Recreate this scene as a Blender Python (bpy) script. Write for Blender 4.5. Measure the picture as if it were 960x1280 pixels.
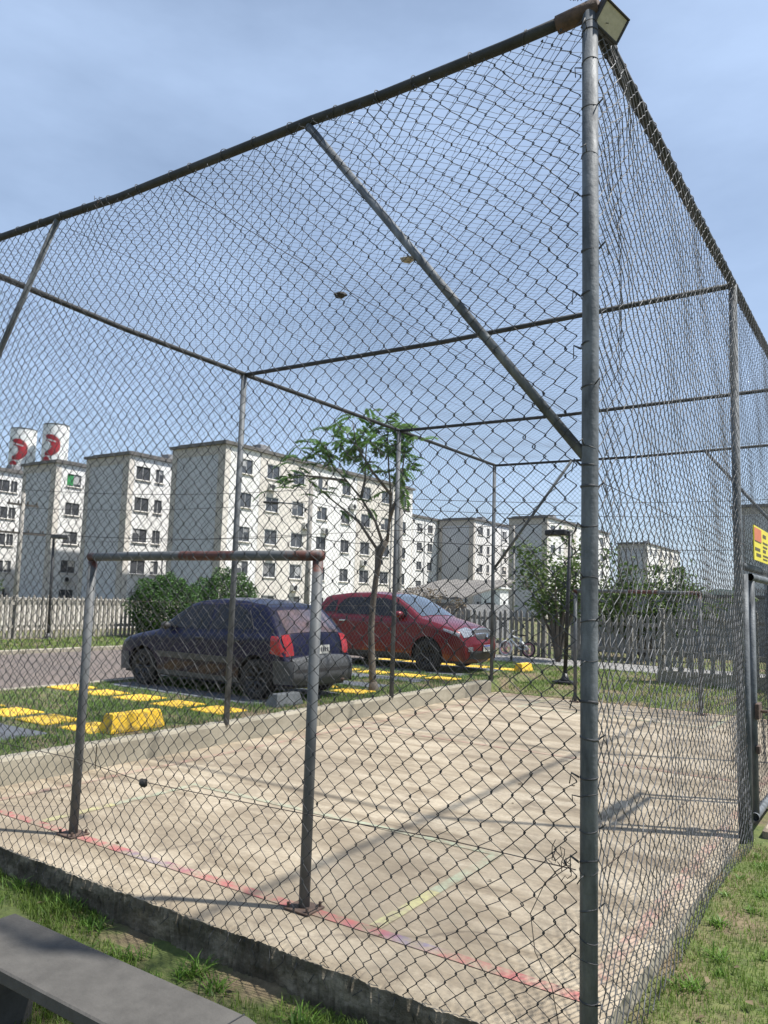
import bpy, math, random
import numpy as np
from mathutils import Vector, Matrix
random.seed(7); rng = np.random.default_rng(7)
SC = bpy.context.scene
for o in list(bpy.data.objects): bpy.data.objects.remove(o)
COL = SC.collection

# ------------------------------------------------------------------ camera
YAW, PITCH, ROLL, FPX = .5922, .1104, .0308, 966.89
CAM = np.array([1.0614, -3.088, 1.70])
_cy, _sy, _cp, _sp = math.cos(YAW), math.sin(YAW), math.cos(PITCH), math.sin(PITCH)
FW = np.array([-_sy*_cp, _cy*_cp, _sp]); _r0 = np.array([_cy, _sy, 0.]); _u0 = np.cross(_r0, FW)
RT = math.cos(ROLL)*_r0 + math.sin(ROLL)*_u0
UP = -math.sin(ROLL)*_r0 + math.cos(ROLL)*_u0
cd = bpy.data.cameras.new('camera'); cam = bpy.data.objects.new('camera', cd); COL.objects.link(cam)
cd.sensor_fit = 'VERTICAL'; cd.sensor_height = 36; cd.lens = 36*FPX/1280
cd.clip_start = .05; cd.clip_end = 6000
m = Matrix.Identity(4)
for i in range(3):
    m[i][0] = RT[i]; m[i][1] = UP[i]; m[i][2] = -FW[i]; m[i][3] = CAM[i]
cam.matrix_world = m
SC.camera = cam

# ------------------------------------------------------------------ sky and sun
TO_SUN = Vector((2.10, 1.06, 4.30)).normalized()
w = bpy.data.worlds.new('World'); SC.world = w; w.use_nodes = True
wt = w.node_tree; wt.nodes.clear()
sky = wt.nodes.new('ShaderNodeTexSky'); sky.sky_type = 'NISHITA'; sky.sun_disc = False
sky.sun_elevation = math.asin(TO_SUN.z); sky.sun_rotation = math.atan2(TO_SUN.x, TO_SUN.y)
sky.air_density = 1.0; sky.dust_density = 0.9; sky.ozone_density = 1.0
tc = wt.nodes.new('ShaderNodeTexCoord')
mp = wt.nodes.new('ShaderNodeMapping'); mp.inputs['Scale'].default_value = (1.2, 1.2, 3.2)
mp.inputs['Rotation'].default_value = (.15, .1, .5)
nz = wt.nodes.new('ShaderNodeTexNoise'); nz.inputs['Scale'].default_value = 1.7
nz.inputs['Detail'].default_value = 6; nz.inputs['Roughness'].default_value = .55
rp = wt.nodes.new('ShaderNodeValToRGB')
rp.color_ramp.elements[0].position = .30; rp.color_ramp.elements[0].color = (.24, .24, .24, 1)
rp.color_ramp.elements[1].position = .75; rp.color_ramp.elements[1].color = (.56, .56, .56, 1)
mx = wt.nodes.new('ShaderNodeMix'); mx.data_type = 'RGBA'
mx.inputs['B'].default_value = (7.6, 9.8, 13.5, 1)         # thin high cloud veil
bg = wt.nodes.new('ShaderNodeBackground'); bg.inputs['Strength'].default_value = .070
wo = wt.nodes.new('ShaderNodeOutputWorld')
L = wt.links.new
L(tc.outputs['Generated'], mp.inputs['Vector']); L(mp.outputs[0], nz.inputs['Vector'])
L(nz.outputs['Fac'], rp.inputs[0]); L(rp.outputs[0], mx.inputs['Factor'])
L(sky.outputs[0], mx.inputs['A']); L(mx.outputs['Result'], bg.inputs[0]); L(bg.outputs[0], wo.inputs[0])
sd = bpy.data.lights.new('sun', 'SUN'); sd.energy = 5.0; sd.angle = math.radians(1.3); sd.color = (1, .965, .91)
sun = bpy.data.objects.new('sun', sd); COL.objects.link(sun)
sun.rotation_euler = TO_SUN.to_track_quat('Z', 'Y').to_euler(); sun.location = (10, 5, 30)
SC.view_settings.view_transform = 'Standard'; SC.view_settings.look = 'None'
SC.view_settings.exposure = 0.62; SC.view_settings.gamma = 1
SC.view_settings.use_curve_mapping = False
SC.render.engine = 'CYCLES'
SC.render.resolution_x = 768; SC.render.resolution_y = 1024

# ------------------------------------------------------------------ helpers
def tag(o, label=None, cat=None, group=None, kind=None):
    if label: o['label'] = label
    if cat: o['category'] = cat
    if group: o['group'] = group
    if kind: o['kind'] = kind
    return o
def empty(name, loc=(0, 0, 0), rz=0):
    o = bpy.data.objects.new(name, None); COL.objects.link(o)
    o.location = loc; o.rotation_euler = (0, 0, rz); o.empty_display_size = .2
    return o
def link(name, me, parent=None, loc=None):
    o = bpy.data.objects.new(name, me); COL.objects.link(o)
    if parent: o.parent = parent
    if loc is not None: o.location = loc
    return o
def copy_tree(o, parent=None):
    c = o.copy(); COL.objects.link(c); c.parent = parent
    for ch in list(o.children): copy_tree(ch, c)
    return c

class MB:
    def __init__(s): s.v = []; s.f = []
    def add(s, vs, fs):
        n = len(s.v); s.v += [tuple(p) for p in vs]; s.f += [tuple(i+n for i in f) for f in fs]; return s
    def box(s, x0, y0, z0, x1, y1, z1, b=0):
        if b > 0:
            return s.bbox(x0, y0, z0, x1, y1, z1, b)
        vs = [(x, y, z) for z in (z0, z1) for y in (y0, y1) for x in (x0, x1)]
        return s.add(vs, [(0,2,3,1), (4,5,7,6), (0,1,5,4), (1,3,7,5), (3,2,6,7), (2,0,4,6)])
    def bbox(s, x0, y0, z0, x1, y1, z1, b):
        vs = []
        for z, i in ((z0, b), (z0+b, 0), (z1-b, 0), (z1, b)):
            X0, X1, Y0, Y1 = x0+i, x1-i, y0+i, y1-i
            c = b
            vs += [(X0+c, Y0, z), (X1-c, Y0, z), (X1, Y0+c, z), (X1, Y1-c, z), (X1-c, Y1, z), (X0+c, Y1, z), (X0, Y1-c, z), (X0, Y0+c, z)]
        fs = [tuple(range(7, -1, -1)), tuple(range(24, 32))]
        for k in range(3):
            for i in range(8):
                j = (i+1) % 8; fs.append((k*8+i, k*8+j, k*8+8+j, k*8+8+i))
        return s.add(vs, fs)
    def tube(s, pts, r, n=8, cap=True):
        pts = [Vector(p) for p in pts]; N = len(pts)
        rr = r if isinstance(r, (list, tuple)) else [r]*N
        base = len(s.v); ref = None; vs = []; fs = []
        for i, p in enumerate(pts):
            d = (pts[min(i+1, N-1)]-pts[max(i-1, 0)]).normalized()
            if ref is None:
                ref = Vector((0, 0, 1)) if abs(d.z) < .9 else Vector((1, 0, 0))
            a = (ref - d*ref.dot(d)).normalized(); ref = a; b = d.cross(a)
            for k in range(n):
                t = 2*math.pi*k/n; q = p + (a*math.cos(t)+b*math.sin(t))*rr[i]; vs.append(tuple(q))
        for i in range(N-1):
            for k in range(n):
                j = (k+1) % n; fs.append((i*n+k, i*n+j, (i+1)*n+j, (i+1)*n+k))
        if cap: fs += [tuple(range(n-1, -1, -1)), tuple(range((N-1)*n, N*n))]
        return s.add(vs, fs)
    def prism(s, poly, z0, z1):           # polygon in xy, extruded in z
        n = len(poly); vs = [(x, y, z0) for x, y in poly]+[(x, y, z1) for x, y in poly]
        return s.add(vs, [tuple(range(n-1, -1, -1)), tuple(range(n, 2*n))]+[(i, (i+1) % n, n+(i+1) % n, n+i) for i in range(n)])
    def grid(s, P):                       # P[i][j] -> points
        a, b = len(P), len(P[0]); vs = [p for row in P for p in row]
        return s.add(vs, [(i*b+j, i*b+j+1, (i+1)*b+j+1, (i+1)*b+j) for i in range(a-1) for j in range(b-1)])
    def torus(s, c, R, r, axis='y', n=24, k=8):
        vs = []; fs = []
        for i in range(n):
            t = 2*math.pi*i/n
            for j in range(k):
                u = 2*math.pi*j/k; q = R+r*math.cos(u); a, b, h = q*math.cos(t), q*math.sin(t), r*math.sin(u)
                vs.append({'y': (c[0]+a, c[1]+h, c[2]+b), 'x': (c[0]+h, c[1]+a, c[2]+b), 'z': (c[0]+a, c[1]+b, c[2]+h)}[axis])
        for i in range(n):
            for j in range(k):
                fs.append((i*k+j, ((i+1) % n)*k+j, ((i+1) % n)*k+(j+1) % k, i*k+(j+1) % k))
        return s.add(vs, fs)
    def xf(s, M):
        s.v = [tuple(M @ Vector(p)) for p in s.v]; return s
    def mesh(s, name, mat, smooth=False):
        me = bpy.data.meshes.new(name); me.from_pydata(s.v, [], s.f)
        if mat: me.materials.append(mat)
        if smooth: me.polygons.foreach_set('use_smooth', [True]*len(me.polygons))
        me.update(); return me
    def build(s, name, mat, parent=None, smooth=False, loc=None):
        return link(name, s.mesh(name, mat, smooth), parent, loc)

def np_mesh(name, V, F, mat, tint=None, smooth=False):
    V = np.asarray(V, dtype=np.float32); F = np.asarray(F, dtype=np.int32)
    k = F.shape[1]; me = bpy.data.meshes.new(name)
    me.vertices.add(len(V)); me.vertices.foreach_set('co', V.ravel())
    me.loops.add(F.size); me.loops.foreach_set('vertex_index', F.ravel())
    me.polygons.add(len(F)); me.polygons.foreach_set('loop_start', np.arange(0, F.size, k, dtype=np.int32))
    try: me.polygons.foreach_set('loop_total', np.full(len(F), k, dtype=np.int32))
    except Exception: pass
    if smooth: me.polygons.foreach_set('use_smooth', np.ones(len(F), dtype=bool))
    if tint is not None:
        at = me.attributes.new('tint', 'FLOAT', 'POINT'); at.data.foreach_set('value', np.asarray(tint, dtype=np.float32))
    me.materials.append(mat); me.update(calc_edges=True); me.validate()
    return me

# ------------------------------------------------------------------ materials
def nt(name):
    m = bpy.data.materials.new(name); m.use_nodes = True
    t = m.node_tree; b = t.nodes['Principled BSDF']; return m, t, b
def rgba(c): return (c[0], c[1], c[2], 1)
def noise(t, scale, detail=4, rough=.6, stretch=None, coord='Object', offset=None):
    tcn = t.nodes.new('ShaderNodeTexCoord'); n = t.nodes.new('ShaderNodeTexNoise')
    n.inputs['Scale'].default_value = scale; n.inputs['Detail'].default_value = detail; n.inputs['Roughness'].default_value = rough
    if stretch or offset:
        mpn = t.nodes.new('ShaderNodeMapping'); mpn.inputs['Scale'].default_value = stretch or (1, 1, 1)
        if offset: mpn.inputs['Location'].default_value = offset
        t.links.new(tcn.outputs[coord], mpn.inputs[0]); t.links.new(mpn.outputs[0], n.inputs[0])
    else: t.links.new(tcn.outputs[coord], n.inputs[0])
    return n.outputs['Fac']
def ramp(t, fac, stops):
    r = t.nodes.new('ShaderNodeValToRGB'); e = r.color_ramp.elements
    while len(e) < len(stops): e.new(.5)
    for q, (p, c) in zip(e, stops):
        q.position = p; q.color = rgba(c) if not isinstance(c, (int, float)) else (c, c, c, 1)
    t.links.new(fac, r.inputs[0]); return r.outputs[0]
def mix(t, fac, a, b, mode='MIX'):
    n = t.nodes.new('ShaderNodeMix'); n.data_type = 'RGBA'; n.blend_type = mode
    for key, v in (('Factor', fac), ('A', a), ('B', b)):
        if hasattr(v, 'is_linked') or hasattr(v, 'links'): t.links.new(v, n.inputs[key])
        elif key == 'Factor': n.inputs[key].default_value = v
        else: n.inputs[key].default_value = rgba(v)
    return n.outputs['Result']
def bump(t, b, h, strength, dist=.01):
    n = t.nodes.new('ShaderNodeBump'); n.inputs['Strength'].default_value = strength; n.inputs['Distance'].default_value = dist
    t.links.new(h, n.inputs['Height']); t.links.new(n.outputs[0], b.inputs['Normal'])
def simple(name, c, c2=None, scale=6, rough=.7, metal=0, bmp=0, bscale=60, lo=.35, hi=.65, coat=0, stretch=None, spec=.5, rvar=0):
    m, t, b = nt(name)
    b.inputs['Roughness'].default_value = rough; b.inputs['Metallic'].default_value = metal
    b.inputs['Coat Weight'].default_value = coat; b.inputs['Specular IOR Level'].default_value = spec
    if c2 is None: c2 = tuple(v*.82 for v in c)
    f = noise(t, scale, 5, .6, stretch)
    t.links.new(ramp(t, f, [(lo, c), (hi, c2)]), b.inputs['Base Color'])
    if rvar:
        t.links.new(ramp(t, f, [(.3, max(0, rough-rvar)), (.7, min(1, rough+rvar))]), b.inputs['Roughness'])
    if bmp: bump(t, b, noise(t, bscale, 4, .6), bmp)
    return m

MT = {}
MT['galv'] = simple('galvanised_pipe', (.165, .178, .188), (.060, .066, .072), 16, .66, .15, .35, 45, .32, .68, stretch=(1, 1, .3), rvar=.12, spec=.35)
MT['wire'] = simple('galvanised_wire', (.070, .071, .073), (.030, .030, .031), 14, .6, .2)
MT['wire_sunlit'] = simple('sunlit_galvanised_wire', (.145, .147, .15), (.075, .075, .078), 14, .55, .3)  # same wire, lightened: sunlight on the right wall is put into the colour
MT['wire_dark'] = simple('dark_tension_wire', (.05, .05, .05), (.09, .06, .045), 20, .7, .3)
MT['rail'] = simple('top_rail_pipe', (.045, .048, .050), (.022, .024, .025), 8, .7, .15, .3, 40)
MT['black'] = simple('black_paint', (.014, .014, .016), (.03, .03, .032), 10, .45)
MT['blackm'] = simple('black_plastic', (.02, .02, .022), (.035, .035, .036), 30, .6)
MT['rubber'] = simple('tyre_rubber', (.016, .016, .016), (.03, .028, .026), 30, .85)
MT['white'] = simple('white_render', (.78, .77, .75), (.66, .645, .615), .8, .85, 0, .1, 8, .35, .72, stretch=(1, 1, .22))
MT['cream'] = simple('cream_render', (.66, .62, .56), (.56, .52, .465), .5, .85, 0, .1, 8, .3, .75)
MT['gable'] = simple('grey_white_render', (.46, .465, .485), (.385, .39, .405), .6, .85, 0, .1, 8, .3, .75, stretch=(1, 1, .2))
MT['tan'] = simple('tan_render', (.44, .405, .365), (.36, .33, .295), .5, .85, 0, .1, 8)
MT['roofcap'] = simple('roof_capping', (.16, .15, .14), (.10, .095, .09), 1.2, .8)
MT['frame'] = simple('window_frame', (.42, .42, .42), (.34, .34, .34), 3, .5)
MT['acwhite'] = simple('ac_casing', (.62, .61, .58), (.5, .49, .46), 4, .6)
MT['asphalt'] = simple('asphalt', (.145, .116, .098), (.108, .089, .078), 1.1, .92, 0, .5, 90)
MT['path'] = simple('grey_path', (.26, .25, .235), (.19, .185, .175), 2, .9, 0, .3, 60)
MT['greypaver'] = simple('grey_paver', (.115, .125, .14), (.085, .09, .10), 5, .85, 0, .3, 60)
MT['yellow'] = simple('yellow_paint', (.70, .44, .032), (.26, .20, .09), 11, .85, 0, .5, 70, .52, .70)
MT['greystop'] = simple('grey_wheel_stop_paint', (.13, .14, .145), (.09, .10, .105), 6, .8, 0, .3, 60)
MT['bench'] = simple('grey_bench_paint', (.105, .099, .090), (.072, .068, .062), 9, .85, 0, .35, 60, .3, .7, spec=.2)
MT['picket_dark'] = simple('shaded_weathered_picket', (.27, .26, .235), (.16, .155, .14), 4, .95, 0, .3, 40)  # darker picket; on the back fence this colour carries the tree shade
MT['picket'] = simple('concrete_picket', (.36, .335, .29), (.22, .20, .17), 4, .9, 0, .3, 40)
MT['bark'] = simple('bark', (.17, .145, .115), (.09, .075, .06), 9, .9, 0, .8, 25, stretch=(1, 1, .3))
MT['pole'] = simple('concrete_pole', (.33, .31, .28), (.24, .225, .20), 3, .9)
MT['wood_dark'] = simple('weathered_dark_wood', (.09, .08, .07), (.05, .045, .04), 6, .9)
MT['redplastic'] = simple('red_lens', (.42, .016, .014), (.30, .012, .012), 12, .22, coat=.6)
MT['chrome'] = simple('chrome', (.68, .69, .70), (.5, .5, .52), 20, .2, .9)
MT['headlamp'] = simple('headlamp_lens', (.38, .40, .43), (.16, .17, .19), 22, .12, .3, coat=1)
MT['plate'] = simple('number_plate', (.46, .46, .42), (.40, .40, .37), 20, .5)
MT['platedark'] = simple('plate_print', (.06, .06, .07), None, 20, .6)
MT['plateblue'] = simple('plate_blue_band', (.05, .09, .32), None, 20, .5)
MT['cladding'] = simple('grey_bumper_plastic', (.075, .08, .085), (.05, .053, .056), 12, .6)
MT['rim'] = simple('steel_rim', (.045, .045, .048), (.03, .03, .032), 15, .5, .4)
MT['rimdark'] = simple('dark_alloy', (.03, .03, .032), (.02, .02, .022), 15, .45, .4)
MT['blue'] = simple('dark_blue_car_paint', (.004, .0042, .026), (.005, .0052, .030), 2.5, .40, .1, coat=.22, rvar=.05, spec=.3)
MT['red'] = simple('dark_red_car_paint', (.145, .005, .012), (.125, .005, .011), 2.5, .32, .15, coat=.45, spec=.4, rvar=.06)
MT['glass'] = simple('dark_window_glass', (.045, .050, .058), (.085, .088, .095), 1.3, .12, coat=.3)
MT['carglass'] = simple('tinted_car_glass', (.012, .014, .018), (.022, .022, .028), 3, .08, coat=0, spec=.35)
MT['screen'] = simple('windscreen_glass', (.055, .07, .085), (.035, .045, .055), 3, .05, coat=1, spec=1)
MT['rearglass'] = simple('rear_window_glass', (.16, .11, .115), (.08, .065, .075), 6, .15, coat=.6)
MT['whitepaint'] = simple('white_paint', (.74, .74, .73), (.62, .62, .60), 5, .6)
MT['pink'] = simple('pink_paint', (.62, .30, .33), (.5, .22, .26), 8, .5)
MT['redlogo'] = simple('red_logo_paint', (.40, .025, .035), (.33, .02, .03), 1, .6)
MT['lampglass'] = simple('floodlight_glass', (.46, .43, .33), (.36, .34, .26), 25, .18, coat=.6)
MT['signyellow'] = simple('yellow_sign', (.72, .62, .03), (.62, .52, .03), 12, .5)
MT['signorange'] = simple('orange_sign_print', (.62, .17, .06), None, 14, .5)
MT['signink'] = simple('sign_ink', (.10, .08, .03), None, 14, .6)
MT['curtain_green'] = simple('green_curtain', (.03, .26, .08), (.02, .2, .06), 3, .8)
MT['curtain_red'] = simple('red_curtain', (.28, .02, .03), (.22, .02, .02), 3, .8)
MT['steel_rust'] = simple('rusty_steel', (.115, .075, .055), (.06, .042, .034), 25, .85, 0, .4, 80)
MT['shedroof'] = simple('fibre_cement_roof', (.20, .185, .165), (.13, .12, .11), 2, .9)
MT['greywall'] = simple('grey_block_wall', (.27, .27, .275), (.19, .19, .195), 1.2, .9, 0, .3, 20)
MT['debris_dark'] = simple('dark_debris', (.02, .02, .022), (.05, .045, .04), 40, .9)
MT['debris_pale'] = simple('pale_debris', (.45, .42, .36), (.32, .29, .25), 40, .9)
MT['ridge'] = simple('distant_wooded_ridge', (.032, .052, .046), (.022, .037, .034), .03, .95, 0, .6, .15)
MT['seat'] = simple('dark_saddle', (.02, .02, .022), None, 20, .6)

def foliage(name, dark, light, rough=.55, trans=.35):
    m, t, b = nt(name)
    a = t.nodes.new('ShaderNodeAttribute'); a.attribute_name = 'tint'
    c = ramp(t, a.outputs['Fac'], [(0, dark), (1, light)])
    t.links.new(c, b.inputs['Base Color']); b.inputs['Roughness'].default_value = rough
    b.inputs['Specular IOR Level'].default_value = .35
    tr = t.nodes.new('ShaderNodeBsdfTranslucent'); ms = t.nodes.new('ShaderNodeMixShader'); ms.inputs[0].default_value = trans
    t.links.new(c, tr.inputs[0]); out = t.nodes['Material Output']
    t.links.new(b.outputs[0], ms.inputs[1]); t.links.new(tr.outputs[0], ms.inputs[2]); t.links.new(ms.outputs[0], out.inputs[0])
    return m
MT['leaf'] = foliage('feathery_leaf', (.045, .11, .022), (.14, .27, .055), trans=.45)
MT['leaf2'] = foliage('broad_leaf', (.045, .085, .020), (.15, .22, .055))
MT['shrubleaf'] = foliage('shrub_leaf', (.030, .080, .018), (.095, .19, .038), .5, .25)
MT['dryleaf'] = foliage('dry_twig', (.10, .075, .045), (.22, .17, .10), .8, .2)
MT['grass'] = foliage('grass_blade', (.060, .105, .014), (.19, .28, .045), .6, .3)
MT['grass_dry'] = foliage('mixed_grass_blade', (.060, .115, .015), (.20, .29, .050), .6, .3)
MT['weed'] = foliage('weed_leaf', (.055, .12, .016), (.15, .27, .04), .5, .35)
MT['grass_lush'] = foliage('lush_grass_blade', (.045, .10, .016), (.13, .23, .045), .6, .35)

# ground: soil and thatch under the blades
mg, t, b = nt('lawn_soil')
n1 = noise(t, 1.5, 6, .65); n2 = noise(t, 14, 5, .65)
g1 = ramp(t, n2, [(.3, (.055, .080, .020)), (.7, (.12, .145, .038))])
g2 = ramp(t, n2, [(.3, (.10, .075, .042)), (.7, (.20, .155, .09))])
t.links.new(mix(t, ramp(t, n1, [(.44, 0), (.58, 1)]), g1, g2), b.inputs['Base Color'])
b.inputs['Roughness'].default_value = .95; bump(t, b, n2, .8, .03)
MT['ground'] = mg

def mth(t, op, a, b_):
    q = t.nodes.new('ShaderNodeMath'); q.operation = op
    for i, v in enumerate((a, b_)):
        if isinstance(v, (int, float)): q.inputs[i].default_value = v
        else: t.links.new(v, q.inputs[i])
    return q.outputs[0]
def concrete_color(t):
    big = noise(t, .55, 5, .6); mid = noise(t, 1.6, 6, .65, (.45, 2.2, 1)); fine = noise(t, 30, 5, .7)
    spots = noise(t, 7, 4, .6)
    c = ramp(t, mid, [(.35, (.165, .128, .084)), (.44, (.285, .232, .160)), (.53, (.385, .322, .232)), (.70, (.470, .405, .305))])
    c = mix(t, ramp(t, big, [(.46, 0.0), (.66, .80)]), c, (.205, .166, .116))
    blot = noise(t, 2.6, 6, .7)
    c = mix(t, ramp(t, blot, [(.52, 0.0), (.64, .65)]), c, (.17, .134, .092))
    c = mix(t, ramp(t, spots, [(.60, 0.0), (.72, .40)]), c, (.17, .14, .105))
    c = mix(t, ramp(t, blot, [(.30, .5), (.42, 0.0)]), c, (.53, .465, .36))
    c = mix(t, ramp(t, fine, [(.35, .45), (.6, 0.0)]), c, (.20, .165, .12))
    tcv = t.nodes.new('ShaderNodeTexCoord'); vor = t.nodes.new('ShaderNodeTexVoronoi'); vor.feature = 'DISTANCE_TO_EDGE'; vor.inputs['Scale'].default_value = .55
    wn = t.nodes.new('ShaderNodeTexNoise'); wn.inputs['Scale'].default_value = 2.5; wn.inputs['Detail'].default_value = 5
    t.links.new(tcv.outputs['Object'], wn.inputs[0]); wm = mix(t, .16, (0, 0, 0), (0, 0, 0)); wmn = wm.node
    t.links.new(tcv.outputs['Object'], wmn.inputs['A']); t.links.new(wn.outputs['Color'], wmn.inputs['B']); t.links.new(wm, vor.inputs['Vector'])
    c = mix(t, mth(t, 'MULTIPLY', ramp(t, vor.outputs['Distance'], [(.0, .8), (.006, 0.0)]), ramp(t, big, [(.42, 0.0), (.58, 1.0)])), c, (.10, .08, .06))
    grit = noise(t, 75, 3, .8)
    c = mix(t, ramp(t, grit, [(.60, 0.0), (.70, .6)]), c, (.13, .105, .08))
    return c, fine
ms, t, b = nt('court_concrete'); c, fine = concrete_color(t)
t.links.new(c, b.inputs['Base Color']); b.inputs['Roughness'].default_value = .9; bump(t, b, fine, .35, .006)
MT['court'] = ms
def paint_mat(name, stops, axis_noise=1.0, lo=.40, hi=.58, amt=.8):
    m, t, b = nt(name); c, fine = concrete_color(t)
    p = ramp(t, noise(t, axis_noise, 2, .5), stops)
    k = ramp(t, noise(t, 9, 6, .7), [(lo, 0.05), (hi, amt)])
    t.links.new(mix(t, k, c, p), b.inputs['Base Color']); b.inputs['Roughness'].default_value = .85
    bump(t, b, fine, .3, .006); return m
MT['redline'] = paint_mat('worn_red_line_paint', [(.0, (.40, .085, .095)), (.60, (.38, .08, .09)), (.66, (.14, .12, .21))], .8, .42, .62, .72)
MT['redfaint'] = paint_mat('faded_red_line_paint', [(.0, (.36, .13, .12)), (.66, (.34, .12, .12)), (.72, (.2, .15, .2))], .8, .46, .66, .5)
MT['areagreen'] = paint_mat('worn_green_line_paint', [(.0, (.34, .40, .27)), (.6, (.30, .38, .27))], .8, .42, .62, .65)
MT['areayellow'] = paint_mat('worn_yellow_line_paint', [(.0, (.52, .42, .15)), (.6, (.42, .42, .20))], 1.2, .40, .6, .75)
mk, t, b = nt('slab_edge_concrete')
f = noise(t, 4, 6, .7, (1, 1, 2)); f2 = noise(t, 22, 5, .7)
c = ramp(t, f, [(.32, (.055, .045, .030)), (.48, (.135, .112, .078)), (.66, (.34, .29, .215))])
t.links.new(mix(t, ramp(t, f2, [(.5, 0), (.7, .4)]), c, (.05, .06, .03)), b.inputs['Base Color'])
b.inputs['Roughness'].default_value = .95; bump(t, b, f2, .9, .03)
MT['slabedge'] = mk
mk, t, b = nt('kerb_concrete')
f = noise(t, 1.4, 6, .65, (1, 1, 3)); f2 = noise(t, 24, 5, .7)
c = ramp(t, f, [(.3, (.20, .18, .135)), (.55, (.31, .28, .215)), (.75, (.38, .345, .27))])
t.links.new(mix(t, ramp(t, f2, [(.45, 0), (.7, .35)]), c, (.21, .19, .145)), b.inputs['Base Color'])
b.inputs['Roughness'].default_value = .92; bump(t, b, f2, .5, .01)
MT['kerb'] = mk
# goal pipe: grey paint with rust where the crossbar has lost it
mk, t, b = nt('goal_paint_and_rust')
tcn = t.nodes.new('ShaderNodeTexCoord'); sx = t.nodes.new('ShaderNodeSeparateXYZ'); t.links.new(tcn.outputs['Object'], sx.inputs[0])
def band(t, src, a, b_, soft):
    r1 = t.nodes.new('ShaderNodeMapRange'); r1.inputs[1].default_value = a-soft; r1.inputs[2].default_value = a+soft
    r2 = t.nodes.new('ShaderNodeMapRange'); r2.inputs[1].default_value = b_-soft; r2.inputs[2].default_value = b_+soft
    r2.inputs[3].default_value = 1; r2.inputs[4].default_value = 0
    t.links.new(src, r1.inputs[0]); t.links.new(src, r2.inputs[0])
    q = t.nodes.new('ShaderNodeMath'); q.operation = 'MULTIPLY'; t.links.new(r1.outputs[0], q.inputs[0]); t.links.new(r2.outputs[0], q.inputs[1]); return q.outputs[0]
hi_ = band(t, sx.outputs['Z'], 1.86, 3, .03)
patch = mth(t, 'MULTIPLY', band(t, sx.outputs['X'], -.15, .40, .06), hi_)
ends = mth(t, 'MULTIPLY', mth(t, 'MAXIMUM', band(t, sx.outputs['X'], .80, 2, .12), band(t, sx.outputs['X'], -3, -.99, .02)), band(t, sx.outputs['Z'], 1.80, 3, .06))
nn = noise(t, 13, 6, .7)
msk = ramp(t, mth(t, 'ADD', mth(t, 'MULTIPLY', mth(t, 'MAXIMUM', patch, ends), .30), mth(t, 'MULTIPLY', nn, .75)), [(.56, 0), (.66, 1)])
gp = ramp(t, noise(t, 6, 5, .6), [(.3, (.125, .132, .135)), (.7, (.075, .08, .083))])
gr = ramp(t, noise(t, 40, 4, .6), [(.3, (.125, .040, .026)), (.7, (.062, .026, .020))])
t.links.new(mix(t, msk, gp, gr), b.inputs['Base Color']); b.inputs['Roughness'].default_value = .6
bump(t, b, nn, .2, .01)
MT['goal'] = mk

# ------------------------------------------------------------------ ground
SW, SY1 = 5.40, 10.55                         # court width and far edge
def sm(a, b, x):
    t = np.clip((x-a)/(b-a), 0, 1); return t*t*(3-2*t)
def tz(x, y):
    x = np.asarray(x, float); y = np.asarray(y, float)
    side = np.interp(y, [-6, -.1, .6, 2.1, 3.5, 10, 12, 14], [-.24, -.19, -.11, -.045, -.03, -.02, .10, .20])
    front = np.interp(x, [-9, -5.6, -4, -1.3, -.2, .3], [.12, -.02, -.15, -.215, -.20, -.17])
    z = np.where(y < 0, np.where(x < .3, front, side), side)
    back = np.interp(y, [10.4, 11.5, 14], [.0, .10, .20])
    z = np.where((y > 10.4), np.maximum(z, back), z)
    left = .20*np.ones_like(x) - .16*sm(-.5, -4, y)
    z = np.where(x < -5.47, left, z)
    z = z - .6*sm(26, 36, np.maximum(-x, y))
    z = z + .012*np.sin(3.1*x+1.7*y)*np.sin(2.3*y-x)*(np.hypot(x, y) < 9)*(x > -5.47)
    inside = (x > -5.47) & (x < -.16) & (y > .16) & (y < SY1-.12)
    return np.where(inside, -.40, z)
def axis(lo, hi, a, b, st):
    core = list(np.arange(a, b+1e-6, st)); o1 = []; v = a; s = st
    while v > lo: s *= 1.25; v -= s; o1.append(max(v, lo))
    o2 = []; v = b; s = st
    while v < hi: s *= 1.25; v += s; o2.append(min(v, hi))
    return np.array(o1[::-1]+core+o2)
gx = axis(-2500, 2500, -8, 4, .1); gy = axis(-1500, 3000, -4, 14, .1)
GX, GY = np.meshgrid(gx, gy, indexing='ij'); GZ = tz(GX, GY)
V = np.stack([GX, GY, GZ], -1).reshape(-1, 3); ny = len(gy)
ii, jj = np.meshgrid(np.arange(len(gx)-1), np.arange(ny-1), indexing='ij'); q = (ii*ny+jj).ravel()
me = np_mesh('ground', V, np.stack([q, q+ny, q+ny+1, q+1], 1), MT['ground'], smooth=True)
ground = tag(link('ground', me), 'grass and soil ground round the court and parking bays', 'ground', kind='structure')

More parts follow.
